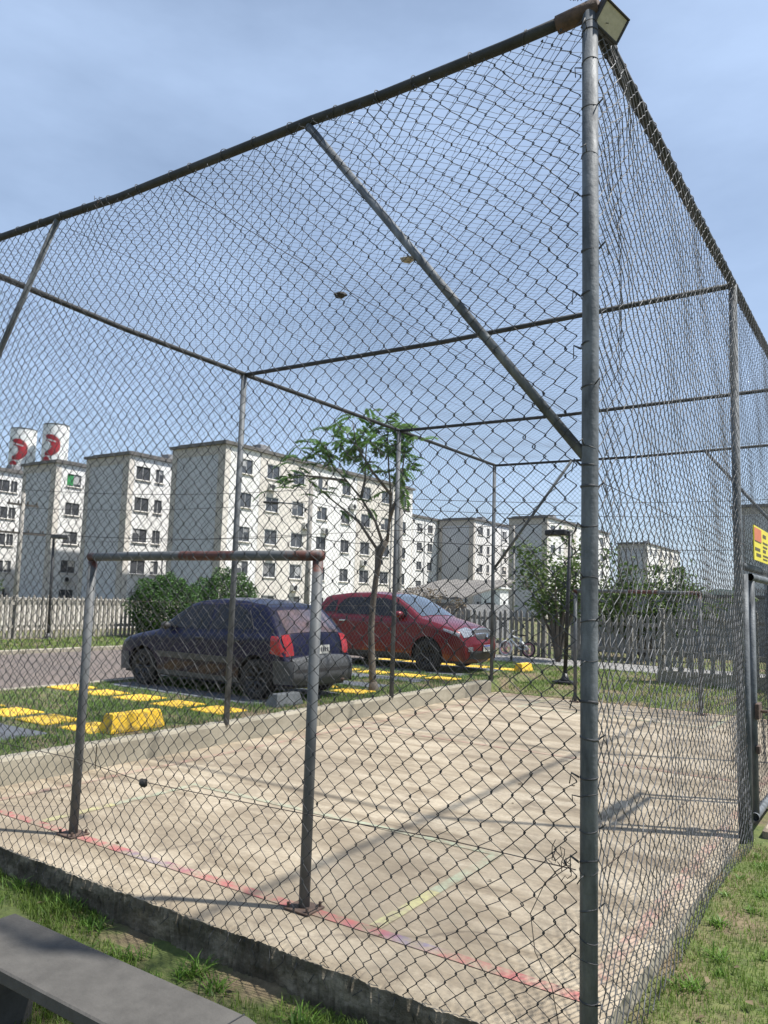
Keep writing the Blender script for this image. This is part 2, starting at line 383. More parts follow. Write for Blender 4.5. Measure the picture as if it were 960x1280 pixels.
# road, far verge, path
mb = MB(); mb.grid([[(x, y, .212) for y in np.linspace(-60, 24, 30)] for x in (-15.3, -12.5, -9.85)])
road = tag(mb.build('road', MT['asphalt']), 'grey brown asphalt lane beside the parking bays', 'road', kind='structure')
mb = MB()
for y in np.arange(-20, 24, 1.0): mb.box(-15.46, y+.006, .1, -15.3, y+.994, .30, .012)
tag(mb.build('kerb', MT['kerb']), 'low concrete kerb on the far side of the asphalt lane', 'kerb', kind='structure')
mb = MB()
for y in np.arange(-20, 15, 1.0): mb.box(-9.85, y+.006, .05, -9.73, y+.994, .226, .008)
tag(mb.build('kerb', MT['kerb']), 'flush concrete edging between parking bays and asphalt lane', 'kerb', kind='structure')
mb = MB(); mb.grid([[(x, y, .211) for y in (14.9, 15.9, 17.05)] for x in np.linspace(-9.7, 3, 12)])
tag(mb.build('path', MT['path']), 'grey path along the foot of the back picket fence', 'path', kind='structure')

# ------------------------------------------------------------------ court slab
P = []
fx = np.linspace(-SW-.02, -.015, 420)
def wob(x, s_): return .6*np.sin(3.1*x+s_)+.5*np.sin(7.7*x+2*s_)+.35*np.sin(17.3*x+3*s_)+.25*np.sin(39*x+5*s_)
fe = -.045+.008*wob(fx, 1)+.003*rng.standard_normal(len(fx))
mb = MB()
rows = [[(x, y, 0) for x in fx] for y in (.12, 2, 4, 6, 8, 10, SY1)]
edge0 = [(x, e, -.010-.006*abs(float(wob(x, 4)))-.003*abs(rng.standard_normal())) for x, e in zip(fx, fe)]
mid = [(x, e*.2+.06*.8, 0) for x, e in zip(fx, fe)]
mb.grid([edge0, mid]+rows)
rx = np.linspace(.12, SY1, 120)
slab = tag(mb.build('court_slab', MT['court']), 'worn beige concrete slab of the fenced ball court', 'court', kind='structure')
mb = MB()
zz = [0, -.05, -.11, -.18, -.26, -.40]
G = []
for k, z in enumerate(zz):
    if k == 0: G.append(edge0)
    else: G.append([(x, e+.010*float(wob(x, 1+.8*k))+.004*rng.standard_normal(), z-.012) for x, e in zip(fx, fe)])
mb.grid(G)
mbr = MB(); mbr.grid([[(-.015+.006*rng.standard_normal()*(k > 0), y, [-.0, -.06, -.14, -.40][k]) for y in np.linspace(-.03, SY1, 150)] for k in range(4)])
mb.grid([[(x, SY1, 0), (x, SY1, -.4)] for x in (-SW, -.015)])
e = mb.build('slab_edge', MT['slabedge'], slab); mbr.build('slab_edge', MT['kerb'], slab)
# painted lines (sheets 4 mm above the slab)
def strip(name, mat, x0, y0, x1, y1, z=.004):
    mb = MB(); nx = max(2, int((x1-x0)/.3)); ny_ = max(2, int((y1-y0)/.3))
    mb.grid([[(x, y, z) for y in np.linspace(y0, y1, ny_)] for x in np.linspace(x0, x1, nx)])
    return mb.build(name, mat, slab)
for a in ((-5.05, .345, -.12, .425), (-5.05, 10.36, -.12, 10.44), (-5.05, 5.40, -.12, 5.48)): strip('red_line', MT['redline' if a[1] < .4 else 'redfaint'], *a)
for a in ((-5.05, .43, -4.97, 5.395), (-5.05, 5.485, -4.97, 10.355), (-.20, .43, -.12, 5.395), (-.20, 5.485, -.12, 10.355)): strip('red_line', MT['redfaint'], *a)
for yy, s in ((.43, 1), (10.35, -1)):
    for x in (-1.32, -4.26):
        a, b_ = sorted((yy, yy+s*.62)); strip('area_line', MT['areayellow'], x, a+.002, x+.075, b_-.002)
        a, b_ = sorted((yy+s*.62, yy+s*1.43)); strip('area_line', MT['areagreen'], x, a, x+.075, b_)
    a, b_ = sorted((yy+s*1.435, yy+s*1.50)); strip('area_line', MT['areagreen'], -4.26, a, -1.245, b_)

# kerb along the parking side: cast lengths, each a piece
kerb = tag(empty('kerb', (-5.46, 0, 0)), 'raised concrete kerb between court slab and parking lawn', 'kerb', kind='structure')
for k, y in enumerate(np.arange(-1.7, 10.0, 1.71)):
    mb = MB(); L_ = min(1.70, 10.42-y); n = 14; G = []
    for i in range(n+1):
        yy = y + L_*i/n; wv = .006*math.sin(yy*5)+.004*rng.standard_normal()
        G.append([(.075+wv, yy, -.35), (.073+wv, yy, .10), (.075+wv, yy, .205), (.060+wv, yy, .232+.004*rng.standard_normal()), (-.055, yy, .236+.004*rng.standard_normal()), (-.075, yy, .215), (-.075, yy, -.35)])
    mb.grid(G); mb.f.append(tuple(range(7))); mb.f.append(tuple(range(len(mb.v)-1, len(mb.v)-8, -1)))
    mb.build('kerb_stone', MT['kerb'], kerb)

# ------------------------------------------------------------------ chain-link
def chainlink(name, O, U, Vv, N, lu, lv, mat, parent, r=.0021, w=.0463, dv=.0452, amp=.016, sag=0, hole=None, seed=0, sides=4, curve=None, hook=False, jit=.0016):
    """zigzag wires that hook into one another; U, Vv, N unit axes"""
    O, U, Vv, N = [np.array(a, float) for a in (O, U, Vv, N)]
    nk = int(lu/w); nj = int(lv/dv)+1
    k = np.arange(nk)[:, None]; j = np.arange(nj)[None, :]
    hk = np.zeros((1, nj))
    if hook:
        j = np.repeat(j, 2, axis=1); nj *= 2; hk = np.where(np.arange(nj)[None, :] % 2 == 0, -1., 1.)*.0034
    par = (j+k) % 2
    u = k*w + par*w + np.where(par == 1, .0022, -.0022)
    v = j*dv + hk + 0*k
    h = np.where(par == 1, 1., -1.)*np.where(k % 2 == 0, 1, -1)*.0022
    rg = np.random.default_rng(seed); ph = rg.random(12)*6.28
    du = amp*(np.sin(1.7*u+2.3*v+ph[0])+.6*np.sin(4.1*v-1.3*u+ph[1])+.35*np.sin(9*u+7*v+ph[2]))
    dvv = amp*.8*(np.sin(2.2*u-1.1*v+ph[3])+.5*np.sin(5.2*u+3.3*v+ph[4]))
    dn = amp*1.3*(np.sin(1.1*u+.9*v+ph[5])+.5*np.sin(3.7*u-2.9*v+ph[6])+.25*np.sin(8*u+6*v+ph[7])) + h
    fade = np.clip(np.minimum(np.minimum(u, lu-u), np.minimum(v, lv-v))/.25, 0, 1)
    du = du*fade + rg.standard_normal(u.shape)*jit; dvv = dvv*fade + rg.standard_normal(u.shape)*jit; dn = dn*fade
    if sag: dn = dn - sag*np.sin(np.pi*np.clip(u/lu, 0, 1))*(.55+.45*np.abs(np.sin(np.pi*v/lv*3)))
    if curve is not None:
        a_, b_, c_ = curve(u, v, lu, lv); du = du+a_; dvv = dvv+b_; dn = dn+c_
    P = O + (u+du)[..., None]*U + (v+dvv)[..., None]*Vv + dn[..., None]*N
    keep = np.ones((nk, nj-1), bool)
    if hole is not None:
        um = (u[:, :-1]+u[:, 1:])/2; vm = (v[:, :-1]+v[:, 1:])/2
        keep = ~((um > hole[0]) & (um < hole[1]) & (vm > hole[2]) & (vm < hole[3]))
    rs_ = .0016
    if sides == 4: offs = [(1.41, 0), (0, 1), (-1.41, 0), (0, -1)]
    else: offs = [(1.41, -.5), (0, 1), (-1.41, -.5)]
    ring = np.stack([P + r*(a*U+b_*N) for a, b_ in offs], 2)      # nk,nj,s,3
    s = len(offs); V = ring.reshape(-1, 3)
    idx = (np.arange(nk)[:, None]*nj+np.arange(nj-1)[None, :])*s
    idx = idx[keep]
    F = np.concatenate([np.stack([idx+a, idx+(a+1) % s, idx+s+(a+1) % s, idx+s+a], 1) for a in range(s)])
    me = np_mesh(name, V, F, mat, smooth=True)
    return tag(link(name, me, parent), kind='stuff')

H = 4.305; Y1, Y2, Y3 = 3.435, 6.87, 10.28; HC = .235; HB = 2.31
cage = tag(empty('ball_court_cage', (0, 0, 0)), 'tall galvanised chain-link cage with netted roof round the concrete ball court', 'cage')
def pipe(name, pts, r, mat=None, parent=None, n=14):
    return MB().tube(pts, r, n).build(name, mat or MT['galv'], parent or cage, True)
def tee(p, r):
    pass
# corner post nearest the bench, with seam slot
pipe('corner_post', [(0, 0, -.32), (0, 0, 1.4), (.004, 0, 2.9), (0, 0, H+.03)], .0345, n=20)
for y, z0 in ((Y1, -.15), (Y2, -.1), (Y3, -.1)): pipe('post', [(0, y, z0), (0, y, H)], .033)
for y in (0.0, Y1, Y2, Y3): pipe('post', [(-SW, y, HC-.02), (-SW, y, H if y else H+.115)], .034 if y else .0365)
# top rails
xs = [-SW, -4.7, -3.95, -3.24, -2.47, -1.58, -1.1, -.4, .03]
zz_ = [.115, .100, .068, .030, .026, .020, -.002, -.004, .008]
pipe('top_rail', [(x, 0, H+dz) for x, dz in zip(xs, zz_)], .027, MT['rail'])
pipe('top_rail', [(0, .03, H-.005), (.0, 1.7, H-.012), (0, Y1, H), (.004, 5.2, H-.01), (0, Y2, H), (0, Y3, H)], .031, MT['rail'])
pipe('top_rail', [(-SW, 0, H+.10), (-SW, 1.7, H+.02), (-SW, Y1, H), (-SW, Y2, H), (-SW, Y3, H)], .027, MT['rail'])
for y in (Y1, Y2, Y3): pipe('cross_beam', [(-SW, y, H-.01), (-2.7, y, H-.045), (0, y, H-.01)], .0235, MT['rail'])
# braces
pipe('brace', [(-1.60, .0, H-.01), (-.02, .0, HB)], .0215)
pipe('brace', [(-SW+1.45, .0, H+.055), (-SW+.02, .0, HB)], .0215)
pipe('brace', [(-SW+1.55, Y3, H-.01), (-SW+.02, Y3, HB)], .026)
pipe('brace', [(-1.6, Y3, H-.01), (-.02, Y3, HB)], .026)
# rusty sleeve on the corner
pipe('corner_sleeve', [(-.15, 0, H-.004), (.04, 0, H+.009)], .040, MT['steel_rust'])
# chain-link panels
def top_bunch(u, v, lu, lv):
    e = np.exp(-((v-lv)/.5)**2)
    st_ = np.interp(u-SW+.03, xs, zz_)*v/lv
    return .018*e*np.sin(5*u+1.5*np.sin(3*u)), st_+.016*e*np.sin(3*u+2)+.01*e*np.sin(17*u), .012*e*np.sin(7*u)
chainlink('mesh_panel', (-SW+.03, -.034, -.035), (1, 0, 0), (0, 0, 1), (0, -1, 0), SW-.040, H+.03, MT['wire'], cage, seed=1, curve=top_bunch, hook=True, r=.0023, jit=.0024)
def side_bulge(u, v, lu, lv):
    lo = np.exp(-(v/.7)**2); nr = np.exp(-((u-.28)/.16)**2)*np.clip((v-1.7)/1.2, 0, 1)
    return -.05*nr*np.sin(9*v)*.3, .02*np.sin(2*u)*lo, .035*lo*(1+np.sin(2.2*u))*.5 + .02*nr*np.sin(8*v)
chainlink('mesh_panel', (.034, .008, -.10), (0, 1, 0), (0, 0, 1), (1, 0, 0), Y1-.02, H+.09, MT['wire_sunlit'], cage, seed=2, curve=side_bulge, hook=True, r=.0026, jit=.0028)
chainlink('mesh_panel', (.034, Y1+.02, -.05), (0, 1, 0), (0, 0, 1), (1, 0, 0), Y3-Y1-.03, H+.05, MT['wire_sunlit'], cage, seed=3, hole=(.12, 1.22, -1, 2.03), sides=3)
# second layer of old netting near the corner, bunched
chainlink('mesh_panel', (.012, .12, 1.75), (0, 1, 0), (0, 0, 1), (1, 0, 0), .30, H-1.75, MT['wire'], cage, r=.0017, seed=9, amp=.03, sides=3)
chainlink('mesh_panel', (-SW-.034, .03, HC), (0, 1, 0), (0, 0, 1), (-1, 0, 0), Y3-.06, H-HC, MT['wire'], cage, seed=4, sides=3, r=.0021)
chainlink('mesh_panel', (-SW+.03, Y3+.034, 0), (1, 0, 0), (0, 0, 1), (0, 1, 0), SW-.06, H, MT['wire'], cage, seed=5, sides=3, r=.0021)
chainlink('roof_net', (-SW+.03, .03, H+.035), (1, 0, 0), (0, 1, 0), (0, 0, 1), SW-.06, Y3-.06, MT['wire'], cage, seed=6, sides=3, r=.0012, sag=.07, amp=.02)
# tension wires
def wire(name, pts, r=.0022, parent=cage, mat=None): return MB().tube(pts, r, 5).build(name, mat or MT['wire_dark'], parent, True)
wire('tension_wire', [(-SW, -.04, .63), (-3.2, -.042, .655), (-2.58, -.045, .615), (-1.9, -.042, .63), (-1.24, -.042, .65), (-.63, -.042, .675), (-.04, -.036, .67)])
wire('tension_wire', [(-SW, -.04, 2.02), (-2.7, -.045, 1.99), (-.04, -.036, 2.03)], .0012)
wire('tension_wire', [(.042, .04, .67), (.05, 1.7, .65), (.04, Y1, .68)])
wire('tension_wire', [(.042, .04, 2.2), (.05, 1.7, 2.17), (.04, Y1, 2.2), (.04, Y3, 2.2)], .0018)
wire('tension_wire', [(-SW-.03, .04, 1.6), (-SW-.04, 5, 1.57), (-SW-.03, Y3, 1.6)], .0018)
wire('roof_seam_wire', [(-2.75, .05, H), (-2.75, 2, H-.04), (-2.7, 5, H-.02), (-2.7, Y3, H)], .0028)
wire('roof_seam_wire', [(-3.9, .05, H), (-3.9, 2, H-.03), (-3.8, 5, H-.02), (-3.8, Y3, H)], .0018)
# loose wire tangles and ties
tie = MB()
tie.torus((0, 0, 0), .0355, .0020, 'z', 18, 5); tie.tube([(-.036, -.014, 0), (-.06, -.03, .01), (-.075, -.02, -.012)], .0024, 5)
tie_me = tie.mesh('tie_wire', MT['wire'], True)
for k, z in enumerate([.10, .19, .33, .41, .52, .67, .70, .82, .95, 1.02, 1.17, 1.31, 1.48, 1.63, 1.80, 2.02, 2.18, 2.27, 2.34, 2.60, 2.78, 3.0, 3.2, 3.44, 3.62, 3.85, 4.06, 4.2, 4.24]):
    o = link('tie_wire', tie_me, cage, (0, 0, z)); o.rotation_euler = (random.uniform(-.3, .3), random.uniform(-.35, .35), random.uniform(-.5, 1.2)+(2.6 if k % 3 == 1 else 0))
    o.scale = (1, 1, random.uniform(.6, 3))
tie2 = MB().torus((0, 0, 0), .034, .0026, 'x', 16, 5).mesh('tie_wire', MT['wire'], True)
for k, x in enumerate(np.arange(-5.2, -.1, .27)):
    o = link('tie_wire', tie2, cage, (x+random.uniform(-.05, .05), 0, H+float(np.interp(x, xs, zz_)))); o.rotation_euler = (0, random.uniform(-.3, .3), random.uniform(-.35, .35))
tie3 = MB().torus((0, 0, 0), .034, .0026, 'y', 16, 5).mesh('tie_wire', MT['wire'], True)
for k, y in enumerate(np.arange(.15, 5.2, .16)):
    o = link('tie_wire', tie3, cage, (0, y+random.uniform(-.04, .04), H-.006)); o.rotation_euler = (random.uniform(-.3, .3), 0, random.uniform(-.3, .3))
for (x, z, n, s) in ((-.12, .69, 3, .08), (-.07, .68, 3, .05), (-3.4, H+.03, 4, .06), (-.05, H+.06, 5, .06)):
    for k in range(n):
        p = [Vector((x, -.045, z))]
        for q in range(6): p.append(p[-1]+Vector((random.uniform(-1, 1), random.uniform(-.3, .1), random.uniform(-1, 1)))*s*.4)
        wire('loose_wire_end', p, .0017)
wire('loose_wire_end', [(-.06, -.045, .68), (-.16, -.05, .60), (-.22, -.05, .47), (-.20, -.05, .33), (-.13, -.05, .22), (-.10, -.045, .08)], .0018)
# loose ends at the mesh foot
mbl = MB()
for x in np.arange(-5.2, -.05, .0926):
    mbl.tube([(x, -.036, -.02), (x+random.uniform(-.02, .02), -.045-random.uniform(0, .02), -.05-random.uniform(0, .025)), (x+random.uniform(-.03, .03), -.05-random.uniform(0, .03), -.07-random.uniform(0, .03))], .0019, 4)
for y in np.arange(.1, 3.4, .0926):
    mbl.tube([(.036, y, -.09), (.045+random.uniform(0, .02), y+random.uniform(-.02, .02), -.12), (.05+random.uniform(0, .03), y+random.uniform(-.03, .03), -.15)], .0019, 4)
tag(mbl.build('mesh_foot_ends', MT['wire'], cage, True), kind='stuff')

# gate in the long side (leaf of welded pipe)
gate = empty('gate', (.06, 3.60, .0)); gate.parent = cage
GL = 1.10
for y in (.03, GL-.03): MB().tube([(0, y, .10), (0, y, 1.92)], .026, 12).build('gate_stile', MT['galv'], gate, True)
MB().tube([(0, -.02, 1.95), (0, GL+.02, 1.95)], .030, 12, False).build('gate_rail', MT['galv'], gate, True)
MB().tube([(0, -.02, .13), (0, GL+.02, .13)], .030, 12, False).build('gate_rail', MT['galv'], gate, True)
chainlink('gate_mesh', (.0, .06, .16), (0, 1, 0), (0, 0, 1), (1, 0, 0), GL-.10, 1.75, MT['wire'], gate, seed=8, sides=3)
mb = MB(); mb.box(.02, -.05, .86, .05, .10, .98, .006); mb.tube([(.05, .02, .92), (.10, .02, .92)], .012, 8)
mb.build('latch', MT['steel_rust'], gate)
mb = MB(); mb.box(.02, -.03, .60, .045, .05, .66, .005); mb.build('hinge', MT['steel_rust'], gate)
pipe('gate_post', [(.03, 3.50, -.12), (.03, 3.50, 1.97)], .030)
pipe('gate_post', [(.03, 4.78, -.12), (.03, 4.78, 1.97)], .030)
pipe('gate_lintel', [(.0, Y1, 2.04), (.0, 4.85, 2.04)], .030)
# gate step
mb = MB(); mb.bbox(.10, 3.62, -.22, .95, 4.75, .045, .02)
tag(mb.build('concrete_step', MT['court']), 'low pale concrete step outside the court gate', 'step')

# hazard sign on the mesh above the gate
sg = tag(empty('warning_sign', (.075, 4.10, 2.235), 0), 'yellow warning sign with orange panel wired above the court gate', 'sign')
mb = MB(); mb.box(-.004, -.40, -.14, .004, .40, .14); mb.build('board', MT['signyellow'], sg)
mb = MB(); mb.box(.0045, -.385, .02, .006, -.02, .125); mb.build('orange_panel', MT['signorange'], sg)
for (y0, y1, z0, z1) in ((-.37, -.05, .012, .018), (-.36, -.10, -.06, -.035), (-.30, -.06, -.105, -.08), (.06, .24, .07, .10), (.06, .34, .02, .035), (.06, .30, -.015, 0), (.06, .22, -.055, -.03), (.06, .35, -.09, -.075), (.06, .30, -.118, -.105)):
    MB().box(.0045, y0, z0, .006, y1, z1).build('printed_line', MT['signink'], sg)

# floodlight on the corner post
fl = tag(empty('floodlight', (.022, .03, H-.085)), 'black square floodlight bracketed to the top of the corner post', 'floodlight')
fwd = Vector((.78, -.42, -.46)).normalized()
zax = Vector((.10, .20, 1)); side = fwd.cross(zax).normalized(); upv = side.cross(fwd)
F = Matrix((side, fwd, upv)).transposed().to_4x4(); F.translation = Vector((.075, .035, .06)); fl.scale = (.72,)*3
mb = MB(); mb.bbox(-.112, -.045, -.082, .112, 0, .082, .008); mb.xf(F); mb.build('housing', MT['blackm'], fl)
mb = MB(); mb.bbox(-.112, 0.0005, -.082, .112, .014, -.068, .003); mb.bbox(-.112, .0005, .068, .112, .014, .082, .003)
mb.bbox(-.112, .0005, -.0675, -.098, .014, .0675, .003); mb.bbox(.098, .0005, -.0675, .112, .014, .0675, .003); mb.xf(F); mb.build('bezel', MT['blackm'], fl)
mb = MB(); mb.box(-.097, .001, -.067, .097, .006, .067); mb.xf(F); mb.build('lens', MT['lampglass'], fl)
mb = MB()
for k in range(7): mb.box(-.09+k*.027, -.065, -.06, -.084+k*.027, -.0455, .06)
mb.xf(F); mb.build('heat_sink', MT['blackm'], fl)
mb = MB(); mb.tube([(-.06, -.07, -.06), (-.03, -.04, .0), (.01, -.01, .03), (.035, .03, .045)], .013, 8); mb.build('bracket', MT['blackm'], fl, True)
mb = MB(); mb.tube([(.04, .08, .04), (.02, .09, .10), (-.03, .05, .10), (-.06, -.02, .04), (-.03, -.07, .02), (-.05, -.06, -.12)], .006, 6); mb.build('cable', MT['blackm'], fl, True)

# things caught in the netting
def unproj(px, py, z):
    d = FW + RT*(px-480)/FPX + UP*(640-py)/FPX; return CAM + d*(z-CAM[2])/d[2]
def lump(name, c, s, mat, label, cat, seed):
    r = random.Random(seed); mb = MB(); n, k = 10, 7; G = []
    for i in range(k+1):
        a = math.pi*i/k; row = []
        for j in range(n+1):
            b_ = 2*math.pi*(j % n)/n; q = 1+.28*math.sin(3*a+seed)*math.cos(2*b_+seed)+.12*math.sin(5*b_+i)
            row.append((c[0]+s[0]*q*math.sin(a)*math.cos(b_), c[1]+s[1]*q*math.sin(a)*math.sin(b_), c[2]+s[2]*q*math.cos(a)))
        G.append(row)
    mb.grid(G); return tag(mb.build(name, mat, None, True), label, cat)
p = unproj(426, 366, H); lump('dark_rag', (p[0], p[1], H-.02), (.055, .05, .022), MT['debris_dark'], 'small dark rag lying on the roof netting of the cage', 'rag', 1)
p = unproj(511, 324, H); lump('paper_scrap', (p[0], p[1], H), (.07, .05, .018), MT['debris_pale'], 'small pale scrap lying on the roof netting of the cage', 'scrap', 2)
lump('wire_clump', (-2.58, -.047, .61), (.032, .018, .022), MT['debris_dark'], 'dark lump caught on the sagging tension wire of the cage front', 'debris', 3)

# ------------------------------------------------------------------ goals
def make_goal():
    g = empty('goal'); R_ = .0305; HG = 1.955-R_; hw = 1.035
    for s in (-1, 1):
        p = MB().tube([(s*hw, 0, .012), (s*hw, 0, HG-.03)], R_, 18).build('goal_post', MT['goal'], g, True)
        mb = MB(); mb.bbox(s*hw-.085, -.075, .0, s*hw+.085, .075, .010, .002); pl = mb.build('base_plate', MT['steel_rust'], g)
        for a in (-.066, .066):
            for b_ in (-.056, .056):
                MB().tube([(s*hw+a, b_, .0125), (s*hw+a, b_, .035)], .009, 6).build('bolt', MT['steel_rust'], pl)
    MB().tube([(-hw-R_, 0, HG), (-.4, 0, HG+.004), (.5, 0, HG+.002), (hw+R_, 0, HG)], R_, 18).build('crossbar', MT['goal'], g, True)
    return g
goal = make_goal(); goal.location = (-2.753, .382, .004)
tag(goal, 'grey pipe goal with rusty crossbar standing inside the mesh beside the bench', 'goal', 'court goals')
g2 = copy_tree(goal); g2.location = (-2.72, 10.20, .004)
tag(g2, 'grey pipe goal at the court end by the path and picket fence', 'goal', 'court goals')

# ------------------------------------------------------------------ bench
bn = tag(empty('bench', (-1.6, -1.05, -.2)), 'grey painted concrete bench on the grass outside the mesh', 'bench')
poly = [(-.81, -.17), (.66, -.17), (.72, -.155), (.765, -.115), (.785, -.05), (.785, .05), (.765, .115), (.72, .155), (.66, .17), (-.81, .17)]
mb = MB(); n = len(poly)
for z, i in ((.345, .006), (.351, 0), (.394, 0), (.40, .008)):
    mb.v += [(x*(1-i/.8), y*(1-i/.17), z) for x, y in poly]
mb.f += [tuple(range(n-1, -1, -1)), tuple(range(3*n, 4*n))]
for k in range(3): mb.f += [(k*n+i, k*n+(i+1) % n, (k+1)*n+(i+1) % n, (k+1)*n+i) for i in range(n)]
mb.build('seat', MT['bench'], bn)
for x in (-.62, .50):
    mb = MB(); mb.bbox(x-.05, -.14, -.12, x+.05, .14, .344, .01); mb.build('leg', MT['bench'], bn)
mb = MB(); mb.box(.640, -.168, .4005, .645, .168, .4025); mb.build('seat_joint', MT['blackm'], bn)

# ------------------------------------------------------------------ parking lawn pavers and wheel stops
pv = tag(empty('parking_line', (0, 0, .2)), 'rows of yellow and grey pavers set in the parking lawn', 'paving', kind='structure')
pave = MB().bbox(-.28, -.25, -.05, .28, .25, .014, .008).mesh('yellow_paver', MT['yellow'])
gpave = MB().bbox(-.38, -.27, -.05, .38, .27, .010, .008).mesh('grey_paver', MT['greypaver'])
for yl in (-.65, 2.32, 4.22, 7.15, 10.05, 13.0):
    for k in range(5):
        o = link('yellow_paver', pave, pv, (-9.45+k*.79+random.uniform(-.02, .02), yl+random.uniform(-.03, .03), random.uniform(-.004, .004))); o.rotation_euler = (0, 0, random.uniform(-.03, .03))
for yl in (1.55, .15, 5.12, 6.52, 8.0, 9.3, 11.0, 12.5):
    for k in range(4):
        o = link('grey_paver', gpave, pv, (-9.1+k*.80, yl+random.uniform(-.02, .02), random.uniform(-.003, .003))); o.rotation_euler = (0, 0, random.uniform(-.02, .02))
def wheel_stop(name, mat, loc, L_, label, group, h=.19):
    mb = MB(); hw, tw = .105, .07
    G = [(-hw, 0), (-hw, .03), (-tw, h-.012), (-tw+.012, h), (tw-.012, h), (tw, h-.012), (hw, .03), (hw, 0)]
    e = .05
    mb.grid([[(x, -L_/2, z) for x, z in G], [(x, -L_/2+.01, z) for x, z in G], [(x, L_/2-.01, z) for x, z in G], [(x, L_/2, z) for x, z in G]])
    n = 8
    for i, (a, q) in enumerate(((0, e), (n, e*0), (2*n, 0), (3*n, e))):
        for j in range(n):
            x, y, z = mb.v[a+j]
            if i in (0, 3): mb.v[a+j] = (x*.97, y-(e*(1-z/h) if i == 0 else -e*(1-z/h)), z)
    mb.f += [tuple(range(n)), tuple(range(4*n-1, 3*n-1, -1))]
    o = mb.build(name, mat, None); o.location = loc; return tag(o, label, 'wheel stop', group)
wheel_stop('wheel_stop', MT['yellow'], (-5.93, 2.56, .205), .62, 'yellow concrete wheel stop beside the court kerb, next to yellow pavers', None)
wheel_stop('wheel_stop', MT['greystop'], (-6.03, 5.16, .205), .46, 'dark grey concrete wheel stop behind the dark blue car', None, .16)
wheel_stop('wheel_stop', MT['yellow'], (-5.9, 12.9, .205), .5, 'yellow concrete wheel stop beyond the nose of the red car', None, .17)

